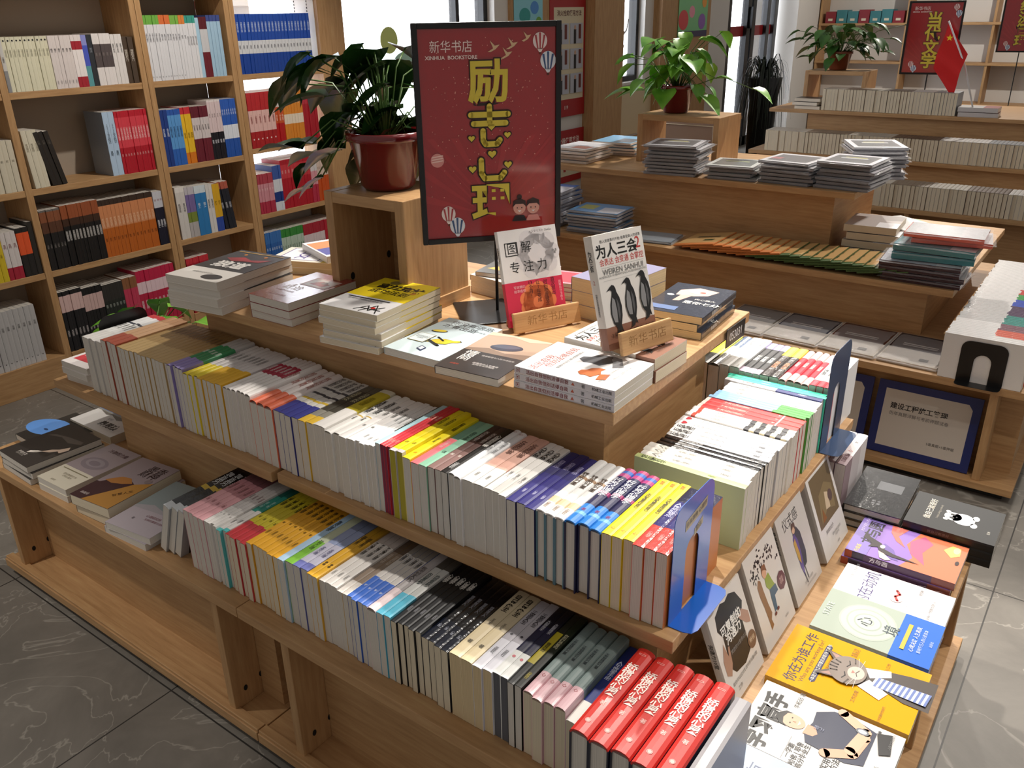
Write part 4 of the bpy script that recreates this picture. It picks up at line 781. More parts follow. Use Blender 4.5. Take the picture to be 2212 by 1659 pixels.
# ------------------------------------------------------------ island one, base shelf: books lying along the aisle side (heads inward)
def aisle(label, cx, cy, L, W, T, art, bands, front, z=HB, th=180, name=None, **kw):
    return book(flat(cx, cy, z, L, W, T, th), dict(L=L, W=W, T=T, bands=bands, front=front, art=art, **kw), label, None, name)
aisle('pale blue book with thin grey title at the front corner', .262, -.045, .25, .168, .03, [('text', '所有', .62, .84, .034, '55607e', {}), ('text', '的温柔', .62, .66, .03, '55607e', {}), ('text', '作品集', .7, .93, .008, 'e8eef8', {})], [(0, 'a9bcdc')], 'a9bcdc', rnd=.05)
X_SH = [(-.05, .02), (-.04, .045), (-.012, .055), (.02, .05), (.05, .035), (.06, .0), (.058, -.03), (.04, -.04), (.0, -.045), (-.03, -.035), (-.045, -.01)]
aisle('white book with man crossing arms in navy shirt', .238, .138, .262, .178, .02, [
    ('text', '学习高手', .44, .85, .047, '141414', {'bold': .04, 'sx': .82}), ('text', '李柘远 著', .9, .72, .011, '333333', {}), ('text', '一学霸\n哈佛 | 耶鲁\n高分毕业生', .17, .58, .0125, '1c1c1e', {'sp': 1.0, 'bold': .01}), ('rect', .02, .655, .36, .658, '888888'), ('text', '最实用\n学习方法', .16, .36, .0145, '1c1c1e', {'sp': 1.0, 'bold': .01}), ('rect', .02, .41, .3, .413, '888888'),
    ('m', [[(x * 1.0 + .03, y * 1.0 - .035) for x, y in [(-.055, .052), (-.03, .062), (.0, .055), (.03, .058), (.05, .03), (.052, -.01), (.04, -.05), (-.05, -.05), (-.062, -.02)]]], '2b3048'), ('m', [[(-.006, .028), (.02, .026), (.02, .012), (.006, .004), (-.004, .01)]], 'd7a184'), ('m', [circ(.012, .052, .018, .023, 22)], 'dcab90'),
    ('m', [[(-.007, .056), (-.006, .072), (.004, .08), (.02, .08), (.031, .07), (.031, .056), (.027, .066), (.012, .07), (-.002, .066)]], '17130f'), ('m', [circ(.005, .055, .0022, .0014, 8), circ(.019, .055, .0022, .0014, 8)], '201812'), ('m', [[(.006, .041), (.018, .041), (.012, .037)]], 'ffffff'), ('m', [[(.011, .052), (.014, .046), (.01, .046)]], 'c58f74'),
    ('m', stroke([(-.03, -.02), (-.005, -.062), (.045, -.07)], .02), 'd8a285'), ('m', stroke([(.085, -.02), (.06, -.068), (.0, -.056)], .02), 'e0ad90'), ('m', [circ(.058, -.062, .008, .012, 14)], '6a6e74'), ('m', [circ(.058, -.062, .005, .008, 14)], 'c8ccd0'), ('text', '1L届', .62, .52, .01, '8a90a8', {'rot': 90}), ('m', [[(.02, -.1), (.07, -.085), (.08, -.11), (.03, -.118)]], '1c1a1c'),
    ('text', '学习方法', .35, .1, .009, '555555', {}), ('text', '●', .92, .16, .008, '3a3a3a', {}), ('text', '人民文学出版社', .85, .07, .006, '777777', {})], [(0, '=d8d4d0')], '=e6e3e0', rnd=.04)
CATB = [('m', [[(-.03, -.0), (-.012, -.045), (-.028, -.09), (-.028, -.135), (.062, -.135), (.055, -.085), (.04, -.03), (.03, .0)]], '4a423e'), ('m', [[(-.03, -.005), (-.046, -.05), (-.02, -.06), (.0, -.02)]], 'e8e0e8'), ('m', [[(.03, -.005), (.048, -.05), (.03, -.055), (.005, -.02)]], 'efe9f0')]
for i in range(11):
    CATB.append(('m', [[(-.012 - .0004 * i, -.026 - i * .0092), (.016 + .0004 * i, -.03 - i * .0092), (.0165 + .0004 * i, -.0345 - i * .0092), (-.0125 - .0004 * i, -.0305 - i * .0092)]], 'dfe4f2'))
    CATB.append(('m', [[(-.0125 - .0004 * i, -.0305 - i * .0092), (.0165 + .0004 * i, -.0345 - i * .0092), (.017 + .0004 * i, -.039 - i * .0092), (-.013 - .0004 * i, -.035 - i * .0092)]], '6a7cb4'))
CATH = [('m', [[(-.034, .036), (-.042, .078), (-.012, .05)], [(.034, .036), (.04, .076), (.012, .05)]], '5e524b'), ('m', [[(-.032, .042), (-.037, .066), (-.02, .05)], [(.032, .042), (.036, .066), (.02, .05)]], 'a8847a'), ('m', [circ(0, .022, .042, .036, 26)], '84776e'), ('m', [circ(.0, .006, .02, .016, 18)], 'c4b8ac'),
        ('m', stroke([(-.028, .026), (-.018, .022), (-.009, .026)], .0022) + stroke([(.009, .026), (.018, .022), (.028, .026)], .0022), '241c18'), ('m', [[(-.005, .014), (.005, .014), (0, .008)]], 'b0756a'), ('m', stroke([(-.009, .002), (0, .006), (.009, .002)], .0014), '4a3c34'),
        ('m', stroke([(-.004, .056), (-.004, .042)], .003) + stroke([(.006, .056), (.005, .042)], .003) + stroke([(-.016, .052), (-.012, .04)], .003) + stroke([(.017, .05), (.014, .04)], .003) + stroke([(-.04, .018), (-.026, .014)], .0025) + stroke([(.04, .018), (.026, .014)], .0025), '4e433d'), ('m', stroke([(-.012, .004), (-.045, .012)], .0006) + stroke([(-.012, .002), (-.045, .0)], .0006) + stroke([(.012, .004), (.045, .012)], .0006) + stroke([(.012, .002), (.045, .0)], .0006), 'eee8e0')]
aisle('amber book with a cat wearing a tie', .235, .331, .272, .19, .022, [('text', '你在为谁工作', .5, .84, .0275, '2b1f3a', {'bold': .012}), ('text', 'Who are you working for?', .5, .765, .0135, '6a4a18', {}), ('poly', wob([(.2, .68), (.82, .68), (.85, .7), (.82, .725), (.2, .725), (.17, .7)], 0), '26284e'), ('text', '一本改变你工作理念的职场工具书', .51, .702, .0088, 'e8e4d8', {}), ('text', '感动千万职场人的经典读本', .5, .65, .006, '8a6a20', {}), ('text', '热爱工作\n成就自己', .88, .52, .007, '7a5a18', {}), ('text', '工作态度', .22, .4, .009, '7a5a18', {}), ('text', '工作是最好的修行', .12, .2, .006, '7a5a18', {}), ('text', '用心工作', .83, .28, .008, '7a5a18', {})] + [(k, [[(x + .008, y - .018) for x, y in p] for p in ps], c) for k, ps, c in CATB + CATH], [(0, '=d09a1c')], '=eda91a', rnd=.04)
RIP = []
for i, (r_, c_) in enumerate(((.062, 'aeb9ad'), (.058, 'b9c4b8'), (.046, 'a6b2a6'), (.042, 'bcc6ba'), (.03, 'a4afa4'), (.026, 'c0c9bd'), (.014, 'a9b4a8'), (.011, 'c2cbbf'))): RIP.append(('m', [circ(-.0, .02, r_, r_ * .95, 30)], c_))
aisle('pale grey green book with water ripples and blue band', .243, .511, .24, .158, .026, [('rect', 0, 0, 1, .33, '1463c8')] + RIP + [('text', '心', .5, .6, .034, '2c3440', {}), ('text', '境', .5, .37, .034, '4a5660', {}), ('text', 'STATE', .5, .93, .018, 'cdd6cc', {}), ('rect', .2, .235, .78, .27, 'd8b040'), ('text', '心境决定 人生高度', .5, .18, .011, 'dfe8f4', {}), ('text', '影响千万人的心灵读本', .5, .12, .0085, 'cfdcf0', {}), ('text', '出版社', .5, .05, .007, 'c0d0ea', {})], [(0, '=1463c8'), (.33, '=a9b3a8')], '=b3beb2', rnd=.04)
ARC = []
for i in range(3):
    for j in range(2): ARC.append(('m', [p for p in stroke([(-.05 + .045 * i + .03 * math.cos(a), -.09 + .035 * j + .03 * math.sin(a)) for a in [k * math.pi / 8 for k in range(9)]], .0006, cap=False)], 'b8a8ae'))
aisle('white book with slim violet title and red motif', .24, .66, .24, .132, .014, [('text', '内在动机', .46, .72, .034, '3c2f6e', {}), ('text', '自主掌控人生的力量', .8, .9, .008, '8a8a8e', {})] + ARC + [('poly', circ(.42, .46, .13, .06, 14), 'ecd0cc'), ('m', stroke([(-.02, -.014), (-.006, -.006), (.006, -.014), (.018, -.005)], .006), 'c83a34'), ('text', '德西著', .8, .28, .008, '666666', {}), ('text', '给每一个想要改变的人', .4, .15, .0075, '666666', {})], [(0, 'ece6ea')], 'f1ecef', rnd=.04)
CLD = [('poly', [(.0, 0), (1, 0), (1, .45), (.6, .52), (.3, .42), (0, .5)], 'd2714e'), ('poly', [(.2, .3), (.5, .36), (.8, .3), (.95, .4), (.7, .5), (.4, .46)], 'b0567a'), ('poly', [(.5, .52), (.75, .62), (1, .56), (1, .72), (.8, .7), (.6, .62)], 'c86a5e'), ('poly', [(.1, .52), (.35, .6), (.45, .7), (.3, .74), (.1, .64)], '6a559c'), ('poly', [(.6, .12), (.75, .2), (.92, .14), (.9, .06), (.7, .05)], 'eec06a'), ('poly', circ(.82, .09, .09, .03, 14), 'f6e09a'), ('poly', circ(.5, .05, .06, .018, 12), '2c1c1c')]
aisle('purple sunset book with soaring eagle, lying on another', .228, .825, .245, .17, .02, CLD + [('rect', .0, .8, 1, 1, '7d6bb0'), ('text', '方与圆', .62, .84, .038, '1c1420', {'bold': .02}), ('text', '改变千百万人的人生', .82, .95, .0085, 'd8cce8', {}), ('text', '升级版', .12, .9, .012, 'e0d060', {}), ('m', [[(-.045, .08), (-.035, .06), (-.055, .05), (-.06, .02), (-.055, -.04), (-.046, .02), (-.036, .044), (-.015, .055), (.0, .085), (.02, .1), (-.01, .1), (-.025, .075)]], '2a1c22'), ('m', [[(-.05, .055), (-.078, .045), (-.082, .03), (-.074, .02), (-.056, .04)]], 'e6c8b4'), ('m', [circ(-.028, .05, .008, .006, 10)], 'efe4dc')], [(0, '7a3a2e'), (.2, '4a2a4e'), (.82, '33283f'), (.93, 'a0452c')], '8a6ab4', z=HB + .021, texts=[('方与圆', .7, 'd8d0d8', .68, .015, False)], rnd=.03)
aisle('purple sunset book with rust foot, lower of the eagle pair', .222, .822, .245, .17, .0204, [], [(0, '7a3a2e'), (.2, '4a2a4e'), (.82, '33283f'), (.93, 'a0452c')], '8a6ab4', rnd=.03)
for i in range(3):
    aisle(['black hardback with grey label, lowest of three by the window side', 'black hardback with grey label, middle of three stacked', 'black hardback with translucent grey label, topmost of three stacked'][i], .115, 1.03, .235, .142, .021, [('rect', .38, .52, .82, .72, '4a4c50'), ('text', '断 舍\n离 集', .5, .2, .01, '8a8c90', {'sp': 1.3})] if i == 2 else [], [(0, '~141517')], '~17181a', z=HB + i * .0214, th=91, hard=True, pg='page0', rnd=.05)
    aisle(['black book with white bear, lowest of three at the aisle edge', 'black book with white bear, middle of three at the aisle edge', 'black book with white sitting bear, topmost of three at the aisle edge'][i], .297, 1.0, .205, .172, .021, [('text', '做自己就很好', .56, .78, .018, 'e0d8c8', {}), ('text', 'I enjoy being a nobody', .54, .68, .008, '9a9488', {}), ('m', [circ(-.002, -.02, .028, .026, 22), circ(.0, .004, .021, .02, 20), circ(-.02, .018, .006, .006, 10), circ(.02, .018, .006, .006, 10), circ(-.02, -.046, .012, .008, 12), circ(.018, -.046, .012, .008, 12)], 'e9e9e9'), ('m', [circ(-.008, .006, .005, .006, 10), circ(.009, .006, .005, .006, 10), circ(0, -.004, .003, .002, 8)], '1c1c1c'), ('text', '绘本', .3, .1, .008, 'b8b4aa', {})] if i == 2 else [], [(0, '0f1011')], '131415', z=HB + i * .0214, th=180, rnd=.04, texts=[('做自己就很好', .4, '6a6a6a', .6, 0, False)])
for i in range(3):
    book(axes((-.05 + i * .029, .93, HB + .0004), (0, 1, 0), (0, 0, 1)), dict(L=.205, W=.162, T=.027, bands=[(0, 'a08a90'), (.3, 'd8cfd2'), (.7, 'ece6e8')], pg='pageG' if i == 3 else 'page0', texts=[('遇见自己', .55, '5a3a40', .2, .01), ('心', .5, 'b8403c', .42), ('著', .4, '666666', .7)]), which('white and pink spine book', i, 3, 'under far tier edge'), 'white and pink spines under the tier edge')
# books leaning against the tier edge, covers to the aisle
def leaning(label, y0, L, W, T, art, bands, front, **kw):
    th = math.radians(21.5); yd = Vector((-math.sin(th), 0, math.cos(th))); zd = Vector((0, -1, 0)); xd = yd.cross(zd)
    o = Vector((.079, y0 + W, HB + .0006)) - xd * T + Vector((0, 0, xd.z * T))
    m = Matrix((xd, yd, zd)).transposed().to_4x4(); m.translation = o
    book(m, dict(L=L, W=W, T=T, bands=bands, front=front, art=art, **kw), label)
leaning('white book with black shirt torso and bold white title, leaning', .128, .205, .16, .018, [
    ('m', [[(-.05, .078), (-.02, .09), (.0, .084), (.02, .09), (.046, .08), (.064, .05), (.05, .03), (.044, .044), (.044, -.048), (.012, -.06), (-.03, -.054), (-.046, -.036), (-.042, .03), (-.056, .05)]], '151416'), ('m', [[(.05, .04), (.076, .02), (.074, -.004), (.056, .004), (.036, .024), (.03, .034), (.044, .032)]], 'b08a78'), ('m', [[(-.05, .02), (-.066, -.01), (-.066, -.04), (-.05, -.05), (-.036, -.03), (-.03, .004), (-.036, .006), (-.042, -.012)]], 'a8826f'), ('text', '可复制的\n沟通力', .5, .63, .0235, 'f0eeea', {'bold': .025, 'sp': .9}), ('text', '樊登的10堂表达课', .55, .44, .0095, '8a8a8a', {}), ('poly', circ(.87, .33, .12, .09, 20), '6e5242'), ('text', '畅销', .87, .33, .012, 'd8c4a8', {}), ('text', '助你可以应对生活中的沟通问题', .52, .17, .0085, '4a4846', {}), ('text', '工作', .3, .09, .01, '4a4846', {})], [(0, 'd3cdc8')], 'd9d3cd', texts=[('沟通力10堂', .6, '2c2a28', .55, .015, False)])
LV = []
rr_ = random.Random(3)
for i in range(70):
    a = rr_.uniform(.2, 2.9); r_ = rr_.gauss(.052, .009); x, y = r_ * math.cos(a) * 1.15, .03 + r_ * math.sin(a) * .9
    LV.append(circ(x, y, .0045, .0022, 7, rr_.uniform(0, 3)))
leaning('white book with girl and brown dog drawing, leaning', .312, .213, .166, .02, [('m', LV, '2c2724'), ('m', [[(-.05, .03), (-.04, .042), (-.03, .036), (-.028, .01), (-.024, -.02), (-.018, -.045), (-.028, -.056), (-.024, -.07), (-.038, -.076), (-.04, -.05), (-.044, -.02), (-.05, .01)]], '8a6038'), ('m', [[(-.01, .03), (.012, .034), (.02, .012), (.028, -.004), (.014, -.01), (-.002, .0), (-.012, .012)]], '8a9a2c'), ('m', [[(-.002, .0), (.03, -.002), (.034, -.02), (.014, -.022), (.01, -.05), (-.004, -.052), (-.004, -.02)]], '3d566c'), ('m', [circ(-.006, .042, .011, .012, 14)], 'd0a080'), ('m', [[(-.018, .044), (-.012, .06), (.006, .058), (.008, .04), (.0, .046), (-.01, .05)]], '7a4a24'), ('poly', circ(.86, .45, .13, .1, 8), '5c1f26'), ('text', '畅销\n经典', .86, .45, .009, 'd0a8a0', {}), ('m', [circ(-.004, -.056, .006, .004, 10), circ(.012, -.052, .006, .004, 10)], '6a2a1c'), ('text', '出版社', .75, .1, .006, '777777', {})], [(0, 'bdb5ad')], 'd5cfc9')
leaning('grey white book with girl holding a purple cloak, leaning', .496, .213, .166, .022, [('text', '仪式感', .45, .85, .031, '2a2624', {}), ('text', '人', .46, .71, .02, '4a4644', {}), ('m', [[(-.012, .04), (.012, .05), (.026, .03), (.03, -.02), (.02, -.045), (.0, -.05), (-.006, -.02)]], '3c3f42'), ('m', [[(-.02, .03), (-.008, .042), (.004, .02), (.004, -.02), (-.006, -.07), (-.016, -.04)]], '5a4a86'), ('m', [[(-.022, .022), (-.01, .03), (-.004, -.01), (-.008, -.034), (-.018, -.02)]], 'b8923c'), ('m', [circ(-.006, .05, .009, .01, 14)], 'cfa88c'), ('m', [[(-.016, .05), (-.01, .066), (.008, .062), (.006, .04), (-.002, .056)]], '5c463c'), ('m', stroke([(-.006, -.06), (-.002, -.085)], .003) + stroke([(.004, -.05), (.008, -.078)], .003), '3a3a44'), ('text', '把每一天过成诗', .55, .12, .0075, '8a8684', {}), ('text', '让平凡的日子闪闪发光', .62, .07, .006, '8a8684', {})], [(0, 'aaa39c')], 'c4beb9', texts=[('最美的时光', .55, '2c2a28', .75, .01, False)])
leaning('white book with brown painted room picture, leaning', .7, .215, .17, .024, [('rect', .1, .36, .92, .97, '6e5c40'), ('poly', [(.2, .4), (.5, .5), (.8, .42), (.85, .7), (.6, .8), (.3, .72)], '84714e'), ('poly', [(.45, .5), (.62, .48), (.64, .66), (.52, .7)], 'c9b596'), ('poly', circ(.7, .6, .09, .07, 12), '5a4440'), ('poly', [(.25, .4), (.32, .56), (.4, .42)], '8a5a2c'), ('text', '清欢的日子', .4, .28, .011, '4a4644', {}), ('text', '愿你活得从容自在\n不慌不忙', .62, .17, .0075, '8a8684', {'sp': 1.1}), ('text', '出版社', .6, .06, .006, '8a8684', {})], [(0, 'aaa49e')], 'd6d2ce')

# ------------------------------------------------------------ books seen small: cover, pages and spine lettering in one mesh
SB = {}
def small_mesh(spec):
    key = repr(spec)
    if key not in SB:
        L, W, T = spec['L'], spec['W'], spec['T']
        g = cover_geo(L, W, T, spec['bands'], spec.get('front'), spec.get('back'), .0009, spec.get('rnd', .06), spec.get('texts', ()), spec.get('art', ()))
        pages_geo(L, W, T, .0009, spec.get('pg', 'page0'), False, g, b=max(spec.get('rnd', .06) * T, .0004))
        SB[key] = g.mesh('small_book')
    return SB[key]
def small_run(name, cat, place, row, y0, y1, n, L, W, bands, look, jit=.004, lean=0.0, group=None, fill=.96, **kw):
    p = (y1 - y0) / n; T = round(p * (fill if not lean else fill * math.cos(lean)), 5)
    spec = dict(L=round(L, 4), W=W, T=T, bands=bands, **kw)
    for i in range(n):
        o, yd, zd = place(y0 + i * p, R.uniform(-jit, jit))
        m = axes(o, yd, zd)
        if lean > 0: m = m @ Matrix.Rotation(-lean, 4, 'Z') if place.__name__ == 'case' else m @ Matrix.Translation((T, 0, 0)) @ Matrix.Rotation(lean, 4, 'Y') @ Matrix.Translation((-T, 0, 0))
        if lean < 0: m = m @ Matrix.Rotation(-lean, 4, 'Z')
        o_ = link(name, small_mesh(spec), None, m)
        tag(o_, which(look, i, n, row), cat, group or (row + ' ' + cat + 's'))

# ------------------------------------------------------------ the wall bookcase
XF = -3.69
t = thing('bookcase', 'tall oak bookcase along the wall, full of textbooks', 'bookcase', loc=(XF, 0, 0)); DB = -.252
for (a, b) in ((-.47, -.44), (.745, .778), (1.433, 1.464), (1.466, 1.497), (1.983, 2.014), (2.016, 2.047), (2.642, 2.842)):
    Geo().bbox((DB, a, 0), (0, b, 2.3), 'woodZ').obj('upright_panel', t)
SHELF = {0: (-.44, .745), 1: (.778, 1.433), 2: (1.497, 1.983), 3: (2.047, 2.642)}
def shz(b): return (.15, .61 if b == 3 else .572, .99 if b == 3 else .966, 1.395, 1.82)
for b, (a0, a1) in SHELF.items():
    for z in shz(b)[1:]: Geo().bbox((DB, a0 + .0005, z - .03), (-.003, a1 - .0005, z), 'woodY').obj('shelf_board', t)
    Geo().bbox((DB, a0 + .0005, .0), (0.004, a1 - .0005, .15), 'woodY').obj('base_box', t)
    if b < 3: Geo().box((DB - .006, a0, .15), (DB, a1, 2.3), 'caseback').obj('back_panel', t)
    Geo().bbox((DB, a0, 2.27), (0, a1, 2.3), 'woodY').obj('shelf_board', t)
Geo().box((DB + .004, 2.6385, 1.43), (-.03, 2.6415, 1.8), 'd8d4ce').obj('painted_lit_side', t)  # pale sheet paints the light falling on the inner side panel
g = Geo()
for y in (-.2, -.09):
    for k in range(20): g.box((y, 2.637, 1.44 + k * .018), (y + .005, 2.6384, 1.45 + k * .018), 'hole')
g.obj('pin_holes', t)
t2 = Geo(); t2.bbox((XF + .002, .72, 1.785), (XF + .006, .79, 1.825), 'black', .001); t2.text('053003', .026, 'e8e8e8', Matrix(((0, 0, 1, XF + .0063), (1, 0, 0, .755), (0, 1, 0, 1.803), (0, 0, 0, 1))), sx=.8)
tag(t2.obj('number_plate'), 'black plate numbered on the bookcase upright', 'sign')
def bc(b, lev, y0, y1, n, L, bands, look, W=.17, inset=.006, lean=0.0, **kw):
    zz = shz(b)[lev] + .0006
    def case(s, d=0.0): return ((XF - inset - W + d, s, zz), (0, 0, 1), (1, 0, 0))
    row = ('bottom shelf', 'lower shelf', 'middle shelf', 'upper shelf')[lev]
    row = ('left bay ', 'wide bay ', 'narrow bay ', 'window bay ')[b] + row
    small_run('textbook', 'textbook', case, row, y0, y1, n, L, W, bands, look, jit=.003, lean=lean, **kw)
# wide bay
bc(1, 3, .783, .80, 1, .226, [(0, '8a8a8c'), (.4, 'c6c4c0')], 'grey spine book', texts=[('法律史', .6, '333333', .6)])
bc(1, 3, .80, 1.004, 11, .23, [(0, 'dcd8be'), (.9, 'd6d2ba')], 'cream spine book with black crest', texts=[('●', .6, '222222', .93), ('法学总论', .55, '7a765e', .7)])
bc(1, 3, 1.004, 1.112, 6, .23, [(0, 'ddd3d0')], 'pinkish white spine book', texts=[('概论', .6, '3a3436', .72), ('出版社', .4, '8a8284', .12)])
bc(1, 3, 1.112, 1.163, 3, .231, [(0, 'a5222f'), (.2, 'eee6e4'), (.72, 'a5222f'), (.88, 'e6dcda')], 'white spine book with crimson blocks')
bc(1, 3, 1.163, 1.19, 1, .229, [(0, '5a9aa0'), (.4, '4a5ac0'), (.8, '8a90d0')], 'iridescent blue spine book')
bc(1, 3, 1.19, 1.216, 1, .229, [(0, '2c3036')], 'slate dark spine book', texts=[('刑法', .5, '9aa0a8', .7)])
bc(1, 3, 1.216, 1.31, 5, .233, [(0, 'e6e0de'), (.35, '544a4a'), (.8, 'e6e0de')], 'white spine book with brown grey block', texts=[('案例', .5, '8a7e7c', .6)])
bc(1, 3, 1.31, 1.368, 3, .228, [(0, 'e3dedb')], 'white spine book lettered black', texts=[('新图公务员', .55, '2a2a2a', .72)])
bc(1, 3, 1.368, 1.424, 2, .214, [(0, '4c3d30')], 'dark brown spine book', texts=[('理政方力', .6, 'd8cfc2', .6)])
bc(1, 2, .80, .872, 3, .262, [(0, 'd6cfba')], 'leaning cream spine book', lean=-.05, texts=[('考试教材', .5, '8a826c', .7)])
bc(1, 2, .884, .955, 3, .252, [(0, '26221f')], 'leaning black brown spine book', lean=-.17, texts=[('行政', .5, '6a625a', .8)])
bc(1, 2, 1.192, 1.252, 2, .306, [(0, 'b3cbe4')], 'pale blue spine exam book', back='868e98', texts=[('2020专业知识', .5, '2a3a4a', .66), ('真题', .5, '2a3a4a', .35)])
bc(1, 2, 1.252, 1.428, 11, .304, [(0, 'b3172a'), (.42, 'd8404e'), (.9, 'c01c30')], 'red spine exam book', texts=[('公务员考试教材', .7, 'f4d4d4', .64), ('真题', .5, 'e8b0b0', .3)])
bc(1, 1, .784, .885, 6, .29, [(0, '1c1a1c'), (.62, '5a3828'), (.8, '8a5236'), (.97, '6a6664')], 'black spine with copper head', W=.185, texts=[('习题集', .5, '8a8480', .4)])
bc(1, 1, .885, 1.077, 11, .296, [(0, '131214'), (.66, '40281c'), (.78, '9a5230')], 'glossy black spine with copper head', W=.185, texts=[('肖秀荣政治', .7, 'd8d4d0', .5, .01)])
bc(1, 1, 1.077, 1.376, 14, .288, [(0, 'bc621e'), (.5, 'd28a5c'), (.9, '3a2a22')], 'orange spine with dark head', W=.185, texts=[('考研真题', .7, 'f0c8a4', .6), ('政治', .5, '5a2a10', .3)])
bc(1, 1, 1.378, 1.432, 3, .282, [(0, '16182c'), (.7, 'c9cbd4')], 'navy spine with silver white head', texts=[('英语词汇', .7, 'e4e4ea', .4, .01), ('词', .7, '8a2a3a', .84)])
bc(1, 0, .783, .9, 6, .31, [(0, '15151a'), (.5, '15151a'), (.66, 'd8b8b4'), (.93, '141418')], 'black pink banded spine workbook', texts=[('考研数学', .55, 'cfc8c8', .3)])
bc(1, 0, .9, 1.005, 6, .3, [(0, '101014'), (.6, 'cfb0ac'), (.88, '121216')], 'dark spine workbook with rose band', texts=[('线性', .55, 'cfc8c8', .3)])
bc(1, 0, 1.005, 1.12, 6, .29, [(0, '1c2420'), (.7, '2c2a28')], 'dark green black spine workbook', texts=[('数学', .6, 'a8b0a8', .6)])
bc(1, 0, 1.12, 1.2, 4, .296, [(0, 'c23a58'), (.8, '8a5a3a')], 'mixed pink spine workbook')
bc(1, 0, 1.2, 1.426, 9, .315, [(0, 'b81c42'), (.6, 'e8ccd4'), (.8, 'c02048')], 'crimson spine workbook with white panel', texts=[('英语真题', .6, 'f4dce2', .4)])
# narrow bay
nb = 'white spine law book with '
bc(2, 3, 1.499, 1.585, 5, .31, [(0, 'dedee2'), (.86, '6fae46')], nb + 'green head', texts=[('法学与理论', .6, '4a4a52', .66), ('▥', .5, '3a3a40', .06)])
bc(2, 3, 1.585, 1.65, 4, .31, [(0, 'dedee2'), (.86, 'd8703a')], nb + 'orange head', texts=[('案例分析', .6, '4a4a52', .66), ('▥', .5, '3a3a40', .06)])
bc(2, 3, 1.65, 1.7, 3, .308, [(0, 'dedee2'), (.86, '7ab04a')], 'white law book with leaf green head', texts=[('民法概论', .6, '4a4a52', .66), ('▥', .5, '3a3a40', .06)])
bc(2, 3, 1.7, 1.735, 2, .308, [(0, 'dedee2'), (.86, 'd8803a')], nb + 'amber head', texts=[('商法', .6, '4a4a52', .66)])
bc(2, 3, 1.735, 1.798, 4, .306, [(0, 'dedee2'), (.88, '3a9a8a')], nb + 'teal head', texts=[('经济法与实务', .6, '4a4a52', .6)])
bc(2, 3, 1.798, 1.82, 1, .295, [(0, 'a8cbe0')], 'pale sky blue spine book')
bc(2, 3, 1.82, 1.868, 2, .298, [(0, '6a1a26'), (.42, 'c9c9cc'), (.8, '5a1622')], 'maroon spine with grey middle')
bc(2, 3, 1.868, 1.952, 4, .306, [(0, '~a3c4dc'), (.9, '~3a4a8a')], 'wrapped pale blue spine book')
bc(2, 2, 1.5, 1.543, 2, .288, [(0, '1c3c86')], 'dark blue spine handbook', texts=[('会计基础', .6, 'd8e0f0', .6)])
bc(2, 2, 1.543, 1.622, 4, .286, [(0, '2a62b8'), (.3, '5a9ad8'), (.9, '2a5ab0')], 'mid blue spine handbook', texts=[('初级会计实务', .6, '1c2c50', .6)])
bc(2, 2, 1.622, 1.684, 3, .29, [(0, 'd87a1c'), (.2, 'e8ba2a'), (.88, 'c8303a')], 'yellow spine handbook with red head', texts=[('经济师', .6, '5a3a10', .5)])
bc(2, 2, 1.684, 1.79, 6, .288, [(0, '6a1c2c'), (.42, 'd2c8c8'), (.8, '641a2a')], 'maroon spine handbook with white middle', texts=[('财务管理', .5, '4a4244', .62)])
bc(2, 2, 1.79, 1.876, 5, .312, [(0, '14141e'), (.46, 'dac6c8'), (.97, 'e6dcdc')], 'black spine handbook with rosy upper half', texts=[('税务', .7, 'd8d8e0', .3, .01), ('审计师', .5, '7a6a6c', .74)])
bc(2, 2, 1.876, 1.975, 7, .31, [(0, '1f52a8'), (.32, 'dfe4ee'), (.56, '2a5cb8')], 'blue spine handbook with white middle', texts=[('消防工程师', .55, 'dfe8f8', .78)])
bc(2, 1, 1.512, 1.57, 2, .282, [(0, 'd4d0cc'), (.9, 'e4e0dc')], 'white spine guidebook', texts=[('教师资格', .5, '5a5a5a', .6)])
bc(2, 1, 1.57, 1.628, 3, .274, [(0, 'b4b0b0'), (.3, '7a8a3a'), (.5, '7a6aa0'), (.85, 'c0bcc4')], 'violet green spine guidebook')
bc(2, 1, 1.628, 1.7, 2, .272, [(0, '2c7ab8'), (.85, 'd0dce4')], 'bright blue spine guidebook', texts=[('电工', .5, 'e8f2f8', .6)])
bc(2, 1, 1.7, 1.742, 2, .27, [(0, 'd6d4d2')], 'plain white spine guidebook', texts=[('普通话考试', .6, '4a4a4a', .6)])
bc(2, 1, 1.742, 1.79, 2, .265, [(0, '2c4aa0'), (.3, 'd8a828')], 'blue footed yellow spine guidebook', texts=[('护士', .6, '4a3a10', .6)])
bc(2, 1, 1.8, 1.872, 3, .27, [(0, '20242e'), (.85, 'b05a48')], 'leaning dark guidebook', lean=-.1, texts=[('建造师', .6, 'c8c8d0', .5)])
bc(2, 0, 1.506, 1.652, 7, .313, [(0, 'a8162c'), (.9, 'c8303c')], 'dark red spine guidebook')
